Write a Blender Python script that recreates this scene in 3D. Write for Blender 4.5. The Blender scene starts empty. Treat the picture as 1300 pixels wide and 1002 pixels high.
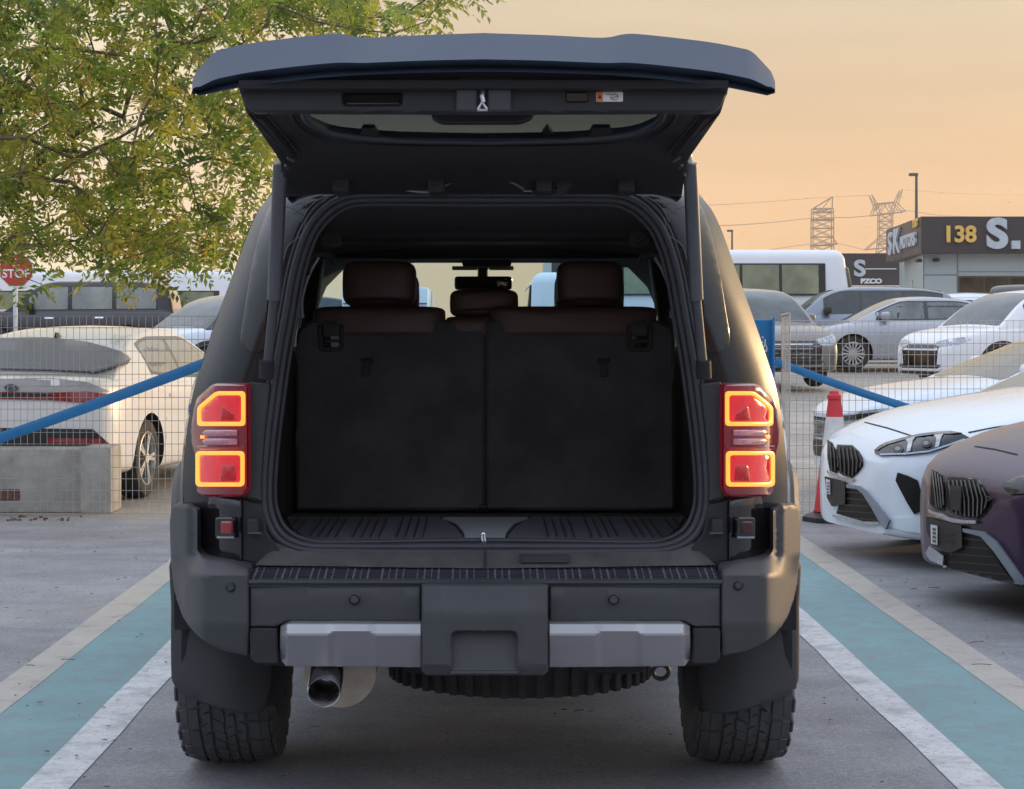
import bpy, bmesh, math, random
import numpy as np
from mathutils import Vector, Matrix, geometry
from mathutils.bvhtree import BVHTree
random.seed(7)
R = math.radians
scene = bpy.context.scene
COL = scene.collection

# ------------------------------------------------------------------ camera
H = 1.42                      # eye height
F = 2400.0                    # focal length in photograph pixels (1300 wide)
VX, VY = 618.0, 419.0         # where the parking lines meet
cam_d = bpy.data.cameras.new('camera')
cam = bpy.data.objects.new('camera', cam_d)
COL.objects.link(cam)
cam.location = (0, 0, H)
cam.rotation_euler = (R(90), 0, 0)
cam_d.sensor_fit = 'HORIZONTAL'
cam_d.sensor_width = 36.0
cam_d.lens = 36.0 * F / 1300.0
cam_d.shift_x = (650 - VX) / 1300.0
cam_d.shift_y = -(501 - VY) / 1300.0
cam_d.clip_start = 0.1
cam_d.clip_end = 3000
scene.camera = cam

# ------------------------------------------------------------------ light
SUN_DIR = Vector((0.80, 0.60, 0.125)).normalized()      # towards the sun
SUN_EL = math.asin(SUN_DIR.z)
SUN_AZ = math.atan2(SUN_DIR.x, SUN_DIR.y)
sd = bpy.data.lights.new('sun', 'SUN')
sd.energy = 3.0
sd.angle = R(1.2)
sd.color = (1.0, 0.66, 0.34)
sun = bpy.data.objects.new('sun', sd)
COL.objects.link(sun)
sun.rotation_euler = (-SUN_DIR).to_track_quat('-Z', 'Y').to_euler()
sun.location = (40, 20, 30)

world = bpy.data.worlds.new('World')
scene.world = world
world.use_nodes = True
wn, wl = world.node_tree.nodes, world.node_tree.links
wn.clear()
def wnode(t, **k):
    n = wn.new(t)
    for a, b in k.items():
        setattr(n, a, b)
    return n
def wmath(op, a, b=None, clamp=False):
    n = wnode('ShaderNodeMath', operation=op, use_clamp=clamp)
    for i, v in enumerate((a, b)):
        if v is None: continue
        if isinstance(v, (int, float)): n.inputs[i].default_value = v
        else: wl.new(v, n.inputs[i])
    return n.outputs[0]
w_out = wnode('ShaderNodeOutputWorld')
w_bg = wnode('ShaderNodeBackground')
sky = wnode('ShaderNodeTexSky', sky_type='NISHITA')
sky.sun_disc = False
sky.sun_elevation = SUN_EL
sky.sun_rotation = SUN_AZ
sky.dust_density = 3.0
sky.ozone_density = 2.0
tc = wnode('ShaderNodeTexCoord')
sep = wnode('ShaderNodeSeparateXYZ')
wl.new(tc.outputs['Generated'], sep.inputs[0])
# dust haze low over the sunset side of the horizon, thinning with height
elev = wmath('MAXIMUM', sep.outputs['Z'], 0.0)
ramp = wnode('ShaderNodeValToRGB')
cr = ramp.color_ramp
cr.elements[0].position = 0.0
cr.elements[0].color = (0.93, 0.52, 0.245, 1)
cr.elements[1].position = 1.0
cr.elements[1].color = (1.12, 1.24, 1.48, 1)
for p, c in ((0.07, (0.86, 0.52, 0.26, 1)), (0.125, (0.74, 0.53, 0.325, 1)), (0.18, (0.67, 0.55, 0.39, 1)), (0.32, (0.78, 0.76, 0.72, 1)), (0.55, (0.95, 1.02, 1.18, 1))):
    e = cr.elements.new(p); e.color = c
wl.new(elev, ramp.inputs[0])
ramp2 = wnode('ShaderNodeValToRGB')                       # the side away from the sunset: blue-grey
cr = ramp2.color_ramp
cr.elements[0].position = 0.0
cr.elements[0].color = (0.40, 0.40, 0.44, 1)
cr.elements[1].position = 1.0
cr.elements[1].color = (1.12, 1.24, 1.48, 1)
e = cr.elements.new(0.16); e.color = (0.50, 0.56, 0.68, 1); e = cr.elements.new(0.35); e.color = (0.95, 1.05, 1.28, 1)
wl.new(elev, ramp2.inputs[0])
# brighter cream towards the left of the view
az = wnode('ShaderNodeMapRange', clamp=True, interpolation_type='SMOOTHSTEP')
wl.new(sep.outputs['X'], az.inputs[0])
az.inputs[1].default_value = 0.02; az.inputs[2].default_value = -0.30
az.inputs[3].default_value = 0.0; az.inputs[4].default_value = 0.9
cream = wnode('ShaderNodeMixRGB')
wl.new(az.outputs[0], cream.inputs[0]); wl.new(ramp.outputs[0], cream.inputs[1])
cream.inputs[2].default_value = (1.12, 1.0, 0.74, 1)
crm_h = wmath('MULTIPLY', az.outputs[0], wmath('SUBTRACT', 1.0, wmath('MULTIPLY', elev, 2.0), clamp=True))
wl.new(crm_h, cream.inputs[0])
# front / back blend
fb = wnode('ShaderNodeMapRange', clamp=True, interpolation_type='SMOOTHSTEP')
wl.new(wmath('ADD', wmath('MULTIPLY', sep.outputs['X'], 0.45), wmath('MULTIPLY', sep.outputs['Y'], 0.9)), fb.inputs[0])   # centred on the sunset side
fb.inputs[1].default_value = -0.15; fb.inputs[2].default_value = 0.74
mixfb = wnode('ShaderNodeMixRGB')
wl.new(fb.outputs[0], mixfb.inputs[0]); wl.new(ramp2.outputs[0], mixfb.inputs[1]); wl.new(cream.outputs[0], mixfb.inputs[2])
# physically based sky under the dust
nis = wnode('ShaderNodeMixRGB', blend_type='MULTIPLY')
nis.inputs[0].default_value = 1.0
wl.new(sky.outputs[0], nis.inputs[1]); nis.inputs[2].default_value = (0.10, 0.10, 0.10, 1)
mixn = wnode('ShaderNodeMixRGB')
mixn.inputs[0].default_value = 0.90
wl.new(nis.outputs[0], mixn.inputs[1]); wl.new(mixfb.outputs[0], mixn.inputs[2])
# faint cloud streaks
cn = wnode('ShaderNodeTexNoise'); cn.inputs['Scale'].default_value = 3.0; cn.inputs['Detail'].default_value = 4
cm = wnode('ShaderNodeMapping'); cm.inputs['Scale'].default_value = (1, 1, 7)
wl.new(tc.outputs['Generated'], cm.inputs[0]); wl.new(cm.outputs[0], cn.inputs['Vector'])
cmr = wnode('ShaderNodeMapRange'); wl.new(cn.outputs[0], cmr.inputs[0])
cmr.inputs[1].default_value = 0.35; cmr.inputs[2].default_value = 0.65; cmr.inputs[3].default_value = 0.93; cmr.inputs[4].default_value = 1.05
cmul = wnode('ShaderNodeVectorMath', operation='SCALE')
wl.new(mixn.outputs[0], cmul.inputs[0]); wl.new(cmr.outputs[0], cmul.inputs['Scale'])
wl.new(cmul.outputs[0], w_bg.inputs['Color'])
w_bg.inputs['Strength'].default_value = 1.18
wl.new(w_bg.outputs[0], w_out.inputs[0])

scene.view_settings.view_transform = 'Standard'
scene.view_settings.look = 'None'
scene.view_settings.exposure = 0.0
scene.view_settings.gamma = 1.0
scene.view_settings.use_curve_mapping = False
scene.render.engine = 'CYCLES'
scene.cycles.max_bounces = 7
scene.cycles.transparent_max_bounces = 16
scene.cycles.use_denoising = True

# ------------------------------------------------------------------ materials
MATS = {}
def mat(name, col, rough=0.5, metal=0.0, coat=0.0, var=0.10, nscale=6.0, bump=0.0, bscale=200.0, spec=0.5, rvar=0.08, emit=None, estr=0.0, coat_rough=0.03, sheen=0.0):
    if name in MATS: return MATS[name]
    m = bpy.data.materials.new(name); m.use_nodes = True
    nt = m.node_tree; n = nt.nodes; l = nt.links
    b = n['Principled BSDF']
    b.inputs['Roughness'].default_value = rough
    b.inputs['Metallic'].default_value = metal
    b.inputs['Specular IOR Level'].default_value = spec
    b.inputs['Coat Weight'].default_value = coat
    b.inputs['Coat Roughness'].default_value = coat_rough
    b.inputs['Sheen Weight'].default_value = sheen
    t = n.new('ShaderNodeTexCoord')
    no = n.new('ShaderNodeTexNoise'); no.inputs['Scale'].default_value = nscale; no.inputs['Detail'].default_value = 5
    no.inputs['Roughness'].default_value = 0.6
    l.new(t.outputs['Object'], no.inputs['Vector'])
    mr = n.new('ShaderNodeMapRange')
    mr.inputs[1].default_value = 0.3; mr.inputs[2].default_value = 0.7
    mr.inputs[3].default_value = 1 - var; mr.inputs[4].default_value = 1 + var
    l.new(no.outputs[0], mr.inputs[0])
    sc = n.new('ShaderNodeVectorMath'); sc.operation = 'SCALE'
    sc.inputs[0].default_value = col[:3]
    l.new(mr.outputs[0], sc.inputs['Scale'])
    l.new(sc.outputs[0], b.inputs['Base Color'])
    mr2 = n.new('ShaderNodeMapRange')
    mr2.inputs[1].default_value = 0.3; mr2.inputs[2].default_value = 0.7
    mr2.inputs[3].default_value = max(0.02, rough - rvar); mr2.inputs[4].default_value = min(1, rough + rvar)
    l.new(no.outputs[0], mr2.inputs[0]); l.new(mr2.outputs[0], b.inputs['Roughness'])
    if bump > 0:
        nb = n.new('ShaderNodeTexNoise'); nb.inputs['Scale'].default_value = bscale; nb.inputs['Detail'].default_value = 3
        l.new(t.outputs['Object'], nb.inputs['Vector'])
        bp = n.new('ShaderNodeBump'); bp.inputs['Strength'].default_value = bump; bp.inputs['Distance'].default_value = 0.002
        l.new(nb.outputs[0], bp.inputs['Height']); l.new(bp.outputs[0], b.inputs['Normal'])
    if emit:
        b.inputs['Emission Color'].default_value = (*emit, 1)
        b.inputs['Emission Strength'].default_value = estr
    MATS[name] = m
    return m

def glass(name, tint=(0.5, 0.55, 0.55), refl=1.0, rough=0.02, dusty=0.0):
    if name in MATS: return MATS[name]
    m = bpy.data.materials.new(name); m.use_nodes = True
    nt = m.node_tree; n = nt.nodes; l = nt.links
    n.remove(n['Principled BSDF'])
    out = n['Material Output']
    tr = n.new('ShaderNodeBsdfTransparent'); tr.inputs[0].default_value = (*tint, 1)
    gl = n.new('ShaderNodeBsdfGlossy'); gl.inputs['Roughness'].default_value = rough
    lw = n.new('ShaderNodeLayerWeight'); lw.inputs[0].default_value = 0.5
    pw = n.new('ShaderNodeMath'); pw.operation = 'POWER'; pw.inputs[1].default_value = 5.0
    l.new(lw.outputs['Facing'], pw.inputs[0])
    fr = n.new('ShaderNodeMath'); fr.operation = 'MULTIPLY_ADD'; fr.inputs[1].default_value = 0.94; fr.inputs[2].default_value = 0.05
    l.new(pw.outputs[0], fr.inputs[0])
    mu = n.new('ShaderNodeMath'); mu.operation = 'MULTIPLY'; mu.inputs[1].default_value = refl; mu.use_clamp = True
    l.new(fr.outputs[0], mu.inputs[0])
    mx = n.new('ShaderNodeMixShader')
    l.new(mu.outputs[0], mx.inputs[0]); l.new(tr.outputs[0], mx.inputs[1]); l.new(gl.outputs[0], mx.inputs[2])
    last = mx
    if dusty > 0:
        df = n.new('ShaderNodeBsdfDiffuse'); df.inputs[0].default_value = (0.42, 0.42, 0.38, 1)
        t = n.new('ShaderNodeTexCoord'); no = n.new('ShaderNodeTexNoise'); no.inputs['Scale'].default_value = 5; no.inputs['Detail'].default_value = 6
        l.new(t.outputs['Object'], no.inputs['Vector'])
        mr = n.new('ShaderNodeMapRange'); l.new(no.outputs[0], mr.inputs[0])
        mr.inputs[3].default_value = dusty * 0.4; mr.inputs[4].default_value = dusty * 1.5
        m2 = n.new('ShaderNodeMixShader'); l.new(mr.outputs[0], m2.inputs[0]); l.new(mx.outputs[0], m2.inputs[1]); l.new(df.outputs[0], m2.inputs[2])
        last = m2
    l.new(last.outputs[0], out.inputs[0])
    MATS[name] = m
    return m

# ------------------------------------------------------------------ object helpers
def P(px, py, Y):
    return Vector(((px - VX) * Y / F, Y, H - (py - VY) * Y / F))
def props(o, label=None, cat=None, group=None, kind=None):
    if label: o['label'] = label
    if cat: o['category'] = cat
    if group: o['group'] = group
    if kind: o['kind'] = kind
    return o
def empty(name, loc=(0, 0, 0), rz=0.0, label=None, cat=None, group=None):
    o = bpy.data.objects.new(name, None)
    COL.objects.link(o)
    o.location = loc; o.rotation_euler = (0, 0, rz)
    o.empty_display_size = 0.2
    return props(o, label, cat, group)
def link_mesh(name, me, m=None, parent=None, smooth=35, **k):
    if m is not None:
        for q in (m if isinstance(m, (list, tuple)) else [m]): me.materials.append(q)
    if smooth:
        me.shade_smooth()
        me.set_sharp_from_angle(angle=R(smooth))
    o = bpy.data.objects.new(name, me)
    COL.objects.link(o)
    if parent is not None:
        o.parent = parent
    return props(o, **k)
def world_parent(o, parent):
    """mesh built in world coordinates put under a placed empty"""
    o.parent = parent
    mw = Matrix.Translation(parent.location) @ parent.rotation_euler.to_matrix().to_4x4()
    p = parent.parent
    while p is not None:
        mw = Matrix.Translation(p.location) @ p.rotation_euler.to_matrix().to_4x4() @ mw
        p = p.parent
    o.matrix_parent_inverse = mw.inverted()
    return o
def pydata(name, vs, fs, m=None, parent=None, smooth=35, recalc=False, mats=None, **k):
    me = bpy.data.meshes.new(name)
    me.from_pydata([tuple(v) for v in vs], [], fs)
    if mats is not None:
        me.polygons.foreach_set('material_index', mats)
    if recalc:
        bm = bmesh.new(); bm.from_mesh(me)
        bmesh.ops.recalc_face_normals(bm, faces=bm.faces)
        bm.to_mesh(me); bm.free()
    me.update()
    return link_mesh(name, me, m, parent, smooth, **k)
def from_bm(name, bm, m=None, parent=None, smooth=35, **k):
    bmesh.ops.recalc_face_normals(bm, faces=bm.faces)
    me = bpy.data.meshes.new(name); bm.to_mesh(me); bm.free()
    return link_mesh(name, me, m, parent, smooth, **k)

def box(bm, x0, x1, y0, y1, z0, z1, bev=0.0, seg=1, mtx=None):
    ret = bmesh.ops.create_cube(bm, size=1.0)
    vs = ret['verts']
    for v in vs:
        v.co = Vector(((x0 + x1) / 2 + v.co.x * (x1 - x0), (y0 + y1) / 2 + v.co.y * (y1 - y0), (z0 + z1) / 2 + v.co.z * (z1 - z0)))
    if bev > 0:
        es = list({e for v in vs for e in v.link_edges})
        r = bmesh.ops.bevel(bm, geom=es, offset=bev, segments=seg, affect='EDGES', profile=0.5)
        vs = list({v for f in r['faces'] for v in f.verts} | {v for v in vs if v.is_valid})
    if mtx is not None:
        for v in vs: v.co = mtx @ v.co
    return vs
def tube(bm, pts, r, n=8, cap=True, r1=None, closed=False):
    pts = [Vector(p) for p in pts]
    rings = []
    up = Vector((0, 0, 1))
    prev = None
    for i, p in enumerate(pts):
        a = pts[i - 1] if i > 0 else (pts[-1] if closed else pts[0])
        b = pts[i + 1] if i < len(pts) - 1 else (pts[0] if closed else pts[-1])
        d = (b - a).normalized() if (b - a).length > 1e-9 else Vector((0, 0, 1))
        if prev is None:
            s = d.cross(up)
            if s.length < 1e-3: s = d.cross(Vector((1, 0, 0)))
            s.normalize()
        else:
            s = prev - d * prev.dot(d)
            if s.length < 1e-6: s = d.cross(up)
            s.normalize()
        prev = s
        t = d.cross(s)
        rr = r if r1 is None else r + (r1 - r) * i / max(1, len(pts) - 1)
        if isinstance(r, (list, tuple)): rr = r[i]
        rings.append([bm.verts.new(p + (s * math.cos(q) + t * math.sin(q)) * rr) for q in [2 * math.pi * k / n for k in range(n)]])
    m = len(rings)
    for i in range(m if closed else m - 1):
        A, B = rings[i], rings[(i + 1) % m]
        for k in range(n):
            bm.faces.new((A[k], A[(k + 1) % n], B[(k + 1) % n], B[k]))
    if cap and not closed and n > 2:
        bm.faces.new(rings[0][::-1]); bm.faces.new(rings[-1])
def lathe(bm, prof, n=32, axis='X', c=(0, 0, 0), closed=False):
    """prof: list of (along axis, radius)"""
    rings = []
    for a, r in prof:
        ring = []
        for k in range(n):
            q = 2 * math.pi * k / n
            if axis == 'X': v = (c[0] + a, c[1] + r * math.cos(q), c[2] + r * math.sin(q))
            elif axis == 'Y': v = (c[0] + r * math.cos(q), c[1] + a, c[2] + r * math.sin(q))
            else: v = (c[0] + r * math.cos(q), c[1] + r * math.sin(q), c[2] + a)
            ring.append(bm.verts.new(v))
        rings.append(ring)
    for i in range(len(rings) - (0 if closed else 1)):
        A, B = rings[i], rings[(i + 1) % len(rings)]
        for k in range(n): bm.faces.new((A[k], A[(k + 1) % n], B[(k + 1) % n], B[k]))
    if not closed:
        bm.faces.new(rings[0][::-1]); bm.faces.new(rings[-1])
def hermite(pts):
    """monotone smooth interpolation of (x, value...) rows"""
    a = np.array(sorted(pts), dtype=float)
    x = a[:, 0]; y = a[:, 1:]
    h = np.diff(x)[:, None]; d = np.diff(y, axis=0) / h
    m = np.zeros_like(y)
    m[0] = d[0]; m[-1] = d[-1]
    for i in range(1, len(x) - 1):
        ok = d[i - 1] * d[i] > 0
        with np.errstate(divide='ignore', invalid='ignore'):
            hm = 3 * (h[i - 1] + h[i]) / ((2 * h[i] + h[i - 1]) / d[i - 1] + (h[i] + 2 * h[i - 1]) / d[i])
        m[i] = np.where(ok, np.nan_to_num(hm), 0)
    def f(q):
        q = min(max(q, x[0]), x[-1])
        i = min(int(np.searchsorted(x, q, side='right')) - 1, len(x) - 2); i = max(i, 0)
        hh = x[i + 1] - x[i]; t = (q - x[i]) / hh
        v = (2*t**3-3*t**2+1)*y[i] + (t**3-2*t**2+t)*hh*m[i] + (-2*t**3+3*t**2)*y[i+1] + (t**3-t**2)*hh*m[i+1]
        return float(v[0]) if len(v) == 1 else v
    return f
def catmull(pts, sub=3, closed=False):
    pts = [np.array(p, dtype=float) for p in pts]
    n = len(pts); out = []
    for i in range(n if closed else n - 1):
        p0 = pts[i - 1] if (i > 0 or closed) else 2 * pts[0] - pts[1]
        p1 = pts[i]; p2 = pts[(i + 1) % n]
        p3 = pts[(i + 2) % n] if (i + 2 < n or closed) else 2 * pts[-1] - pts[-2]
        for k in range(sub):
            t = k / sub
            out.append(0.5 * ((2*p1) + (-p0+p2)*t + (2*p0-5*p1+4*p2-p3)*t*t + (-p0+3*p1-3*p2+p3)*t**3))
    if not closed: out.append(pts[-1])
    return [tuple(p) for p in out]
def rounded(pts, r, n=4):
    """round the corners of a polygon; r a number or list"""
    out = []; m = len(pts)
    for i in range(m):
        p = Vector(pts[i]); a = Vector(pts[i - 1]); b = Vector(pts[(i + 1) % m])
        rr = r[i] if isinstance(r, (list, tuple)) else r
        da = (a - p); db = (b - p)
        q = min(rr, da.length * 0.45, db.length * 0.45)
        if q < 1e-6: out.append(tuple(p)); continue
        A = p + da.normalized() * q; B = p + db.normalized() * q
        for k in range(n + 1):
            t = k / n
            v = A * (1 - t) ** 2 + p * 2 * t * (1 - t) + B * t * t
            out.append(tuple(v))
    return out
def resample(loop, sp):
    out = []; m = len(loop)
    for i in range(m):
        a = loop[i]; b = loop[(i + 1) % m]
        L = math.hypot(b[0] - a[0], b[1] - a[1])
        if L < 1e-7: continue
        k = max(1, int(math.ceil(L / sp)))
        for j in range(k):
            t = j / k
            out.append((a[0] + (b[0] - a[0]) * t, a[1] + (b[1] - a[1]) * t))
    return out
def inside(pt, loops):
    x, y = pt; c = False
    for lp in loops:
        j = len(lp) - 1
        for i in range(len(lp)):
            xi, yi = lp[i]; xj, yj = lp[j]
            if (yi > y) != (yj > y) and x < (xj - xi) * (y - yi) / (yj - yi) + xi: c = not c
            j = i
    return c
def tri_region(loops, sp, inset=0.0):
    loops = [resample(l, sp) for l in loops]
    pts = []; edges = []
    for lp in loops:
        s = len(pts)
        pts += lp
        edges += [(s + i, s + (i + 1) % len(lp)) for i in range(len(lp))]
    nb = len(pts)
    arr = np.array(pts)
    extra = []
    if inset > 0:
        for lp in loops:
            m = len(lp); ringi = []
            for i in range(m):
                ringi.append(None)
                a = np.array(lp[i - 1]); b = np.array(lp[(i + 1) % m]); d = b - a
                L = np.hypot(*d)
                if L < 1e-9: continue
                nrm = np.array((-d[1], d[0])) / L
                for sgn in (1, -1):
                    q = np.array(lp[i]) + nrm * inset * sgn
                    if inside(q, loops) and np.min(np.hypot(arr[:, 0] - q[0], arr[:, 1] - q[1])) > inset * 0.8:
                        extra.append(tuple(q)); ringi[-1] = nb + len(extra) - 1; break
            for i in range(m):
                if ringi[i] is not None and ringi[i-1] is not None: edges.append((ringi[i-1], ringi[i]))
    x0, y0 = arr.min(0); x1, y1 = arr.max(0)
    allp = arr if not extra else np.vstack([arr, np.array(extra)])
    row = 0; y = y0 + sp * 0.5
    while y < y1:
        x = x0 + (sp * 0.5 if row % 2 else 0)
        while x < x1:
            if np.min(np.hypot(allp[:, 0] - x, allp[:, 1] - y)) > sp * 0.45 and inside((x, y), loops):
                extra.append((x, y))
            x += sp
        y += sp * 0.87; row += 1
    allpts = [Vector(p) for p in pts + extra]
    vo, eo, fo, ov, oe, of = geometry.delaunay_2d_cdt(allpts, edges, [], 0, 1e-7)
    vs = [(v.x, v.y) for v in vo]
    tris = []
    for f in fo:
        cx = sum(vs[i][0] for i in f) / len(f); cy = sum(vs[i][1] for i in f) / len(f)
        if inside((cx, cy), loops):
            a, b, c = f[0], f[1], f[2]
            if (vs[b][0]-vs[a][0])*(vs[c][1]-vs[a][1]) - (vs[b][1]-vs[a][1])*(vs[c][0]-vs[a][0]) < 0: a, b, c = a, c, b
            tris.append((a, b, c))
    he = {}
    for t in tris:
        for k in range(3): he[(t[k], t[(k + 1) % 3])] = 1
    bnd = [(a, b) for (a, b) in he if (b, a) not in he]
    return vs, tris, bnd
def solid(name, vs, tris, bnd, front, back, m, parent=None, smooth=40, bevshift=None, **k):
    """closed solid from a triangulated region; front/back give 3D points"""
    bset = {i for e in bnd for i in e}
    n = len(vs)
    V = [front(p, i in bset) for i, p in enumerate(vs)] + [back(p) for p in vs]
    Fs = [tuple(t) for t in tris] + [(t[2] + n, t[1] + n, t[0] + n) for t in tris]
    Fs += [(b, a, a + n, b + n) for a, b in bnd]
    return pydata(name, V, Fs, m, parent, smooth, recalc=True, **k)
def panel(name, outline, Y, th, m, parent=None, holes=(), sp=14, bev=2.0, bd=0.004, smooth=40, down=0.0, **k):
    """solid panel whose outline is given in photograph pixels at the depth Y (number or function of px, py)"""
    Yf = Y if callable(Y) else (lambda a, b: Y)
    vs, tris, bnd = tri_region([list(outline)] + [list(h) for h in holes], sp, bev)
    def fr(p, b):
        y = Yf(*p)
        v = P(p[0], p[1], y)
        if b: v.y += bd
        return v
    def bk(p):
        v = P(p[0], p[1], Yf(*p)); v.y += th; v.z += down
        return v
    return solid(name, vs, tris, bnd, fr, bk, m, parent, smooth, **k)
def mir(pts, c=616.0):
    return [(2 * c - x, y) for x, y in pts][::-1]

# ------------------------------------------------------------------ ground
def gz(Y):
    if Y <= 20.5: return 0.0
    return min(0.035 * (Y - 20.5), 0.68)
def ground_mat():
    m = bpy.data.materials.new('asphalt'); m.use_nodes = True
    nt = m.node_tree; n = nt.nodes; l = nt.links
    b = n['Principled BSDF']
    g = n.new('ShaderNodeNewGeometry')
    def noise(s, d=5, ro=0.55):
        t = n.new('ShaderNodeTexNoise'); t.inputs['Scale'].default_value = s; t.inputs['Detail'].default_value = d
        t.inputs['Roughness'].default_value = ro
        l.new(g.outputs['Position'], t.inputs['Vector']); return t.outputs[0]
    def rng(x, a, b_, c, d):
        r = n.new('ShaderNodeMapRange'); l.new(x, r.inputs[0])
        for i, v in enumerate((a, b_, c, d)): r.inputs[i + 1].default_value = v
        return r.outputs[0]
    def mul(a, b_):
        k = n.new('ShaderNodeMath'); k.operation = 'MULTIPLY'
        l.new(a, k.inputs[0]); l.new(b_, k.inputs[1]); return k.outputs[0]
    big = rng(noise(0.55, 6), 0.3, 0.7, 0.80, 1.16)
    mid = rng(noise(4.0, 10, 0.75), 0.3, 0.7, 0.78, 1.16)
    fine = mul(rng(noise(170, 3, 0.8), 0.36, 0.64, 0.60, 1.45), rng(noise(45, 4, 0.8), 0.38, 0.62, 0.80, 1.20))
    streak = n.new('ShaderNodeTexNoise'); streak.inputs['Scale'].default_value = 1.0; streak.inputs['Detail'].default_value = 5
    mp = n.new('ShaderNodeMapping'); mp.inputs['Scale'].default_value = (0.7, 3.5, 1)
    l.new(g.outputs['Position'], mp.inputs[0]); l.new(mp.outputs[0], streak.inputs['Vector'])
    st = rng(streak.outputs[0], 0.35, 0.65, 0.90, 1.08)
    val = mul(mul(big, mid), mul(fine, st))
    # dark oil spots
    v = n.new('ShaderNodeTexVoronoi'); v.inputs['Scale'].default_value = 2.2
    l.new(g.outputs['Position'], v.inputs['Vector'])
    sp = rng(v.outputs['Distance'], 0.02, 0.055, 0.45, 1.0)
    val = mul(val, sp)
    # near car park is blue grey, yard beyond the fence is pale concrete
    sepx = n.new('ShaderNodeSeparateXYZ'); l.new(g.outputs['Position'], sepx.inputs[0])
    wob = n.new('ShaderNodeMath'); wob.operation = 'MULTIPLY_ADD'
    l.new(noise(1.2, 4), wob.inputs[0]); wob.inputs[1].default_value = 0.9; l.new(sepx.outputs['Y'], wob.inputs[2])
    far = rng(wob.outputs[0], 14.3, 15.0, 0, 1)
    mx = n.new('ShaderNodeMixRGB'); l.new(far, mx.inputs[0])
    mx.inputs[1].default_value = (0.275, 0.275, 0.292, 1); mx.inputs[2].default_value = (0.34, 0.31, 0.265, 1)
    sc = n.new('ShaderNodeVectorMath'); sc.operation = 'SCALE'
    l.new(mx.outputs[0], sc.inputs[0]); l.new(val, sc.inputs['Scale'])
    l.new(sc.outputs[0], b.inputs['Base Color'])
    l.new(rng(noise(1.5, 6), 0.3, 0.7, 0.42, 0.72), b.inputs['Roughness'])
    b.inputs['Specular IOR Level'].default_value = 0.4
    bp = n.new('ShaderNodeBump'); bp.inputs['Strength'].default_value = 0.8; bp.inputs['Distance'].default_value = 0.006
    l.new(noise(90, 5, 0.75), bp.inputs['Height']); l.new(bp.outputs[0], b.inputs['Normal'])
    return m
ys = [-60, -10, 0, 5, 10, 15, 20.5] + [20.5 + 19.43 * i / 6 for i in range(1, 7)] + [60, 120, 400, 910]
xs = [-700, -60, -20, -8, 0, 8, 20, 60, 700]
V = [(x, y, gz(y)) for y in ys for x in xs]
Fc = [(j * len(xs) + i, j * len(xs) + i + 1, (j + 1) * len(xs) + i + 1, (j + 1) * len(xs) + i) for j in range(len(ys) - 1) for i in range(len(xs) - 1)]
pydata('ground', V, Fc, ground_mat(), kind='structure', smooth=0)

def paint_mat(name, col, wear=0.5, rough=0.6):
    m = bpy.data.materials.new(name); m.use_nodes = True
    nt = m.node_tree; n = nt.nodes; l = nt.links
    b = n['Principled BSDF']; b.inputs['Roughness'].default_value = rough
    g = n.new('ShaderNodeNewGeometry')
    def noise(s, d=6, ro=0.7):
        t = n.new('ShaderNodeTexNoise'); t.inputs['Scale'].default_value = s; t.inputs['Detail'].default_value = d
        t.inputs['Roughness'].default_value = ro
        l.new(g.outputs['Position'], t.inputs['Vector']); return t.outputs[0]
    def rng(x, a, b_, c, d):
        r = n.new('ShaderNodeMapRange'); l.new(x, r.inputs[0])
        for i, v in enumerate((a, b_, c, d)): r.inputs[i + 1].default_value = v
        return r.outputs[0]
    w = rng(noise(7), 0.42 + 0.16 * (1 - wear), 0.75, 0, 0.85)
    w2 = rng(noise(60, 4), 0.55, 0.75, 0, 0.5)
    chips = rng(noise(28, 8, 0.8), 0.555, 0.60, 0, 0.75 * wear)
    grit = rng(noise(170, 3, 0.8), 0.50, 0.64, 0, 0.45)
    ad0 = n.new('ShaderNodeMath'); ad0.operation = 'MAXIMUM'; l.new(w, ad0.inputs[0]); l.new(w2, ad0.inputs[1])
    ad1 = n.new('ShaderNodeMath'); ad1.operation = 'MAXIMUM'; l.new(ad0.outputs[0], ad1.inputs[0]); l.new(chips, ad1.inputs[1])
    ad = n.new('ShaderNodeMath'); ad.operation = 'MAXIMUM'; l.new(ad1.outputs[0], ad.inputs[0]); l.new(grit, ad.inputs[1])
    tone = rng(noise(1.3), 0.3, 0.7, 0.85, 1.12)
    sc = n.new('ShaderNodeVectorMath'); sc.operation = 'SCALE'; sc.inputs[0].default_value = col
    l.new(tone, sc.inputs['Scale'])
    mx = n.new('ShaderNodeMixRGB'); l.new(ad.outputs[0], mx.inputs[0]); l.new(sc.outputs[0], mx.inputs[1])
    mx.inputs[2].default_value = (0.20, 0.20, 0.215, 1)
    l.new(mx.outputs[0], b.inputs['Base Color'])
    bp = n.new('ShaderNodeBump'); bp.inputs['Strength'].default_value = 0.5; bp.inputs['Distance'].default_value = 0.003
    l.new(noise(120, 4), bp.inputs['Height']); l.new(bp.outputs[0], b.inputs['Normal'])
    return m
pm_white = paint_mat('white_line_paint', (0.66, 0.66, 0.67), 1.0)
pm_teal = paint_mat('teal_floor_paint', (0.165, 0.325, 0.345), 1.0)
pm_beige = paint_mat('beige_line_paint', (0.46, 0.425, 0.37), 0.55)
def stripe(name, x0, x1, y0, y1, z, m):
    n = 24; V = []; rnd = random.Random(int(abs(x0) * 1000))
    for i in range(n + 1):
        y = y0 + (y1 - y0) * i / n
        V += [(x0 + rnd.uniform(-.006, .006), y, z), (x1 + rnd.uniform(-.006, .006), y, z)]
    pydata(name, V, [(2*i, 2*i+1, 2*i+3, 2*i+2) for i in range(n)], m, kind='structure', smooth=0)
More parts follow.
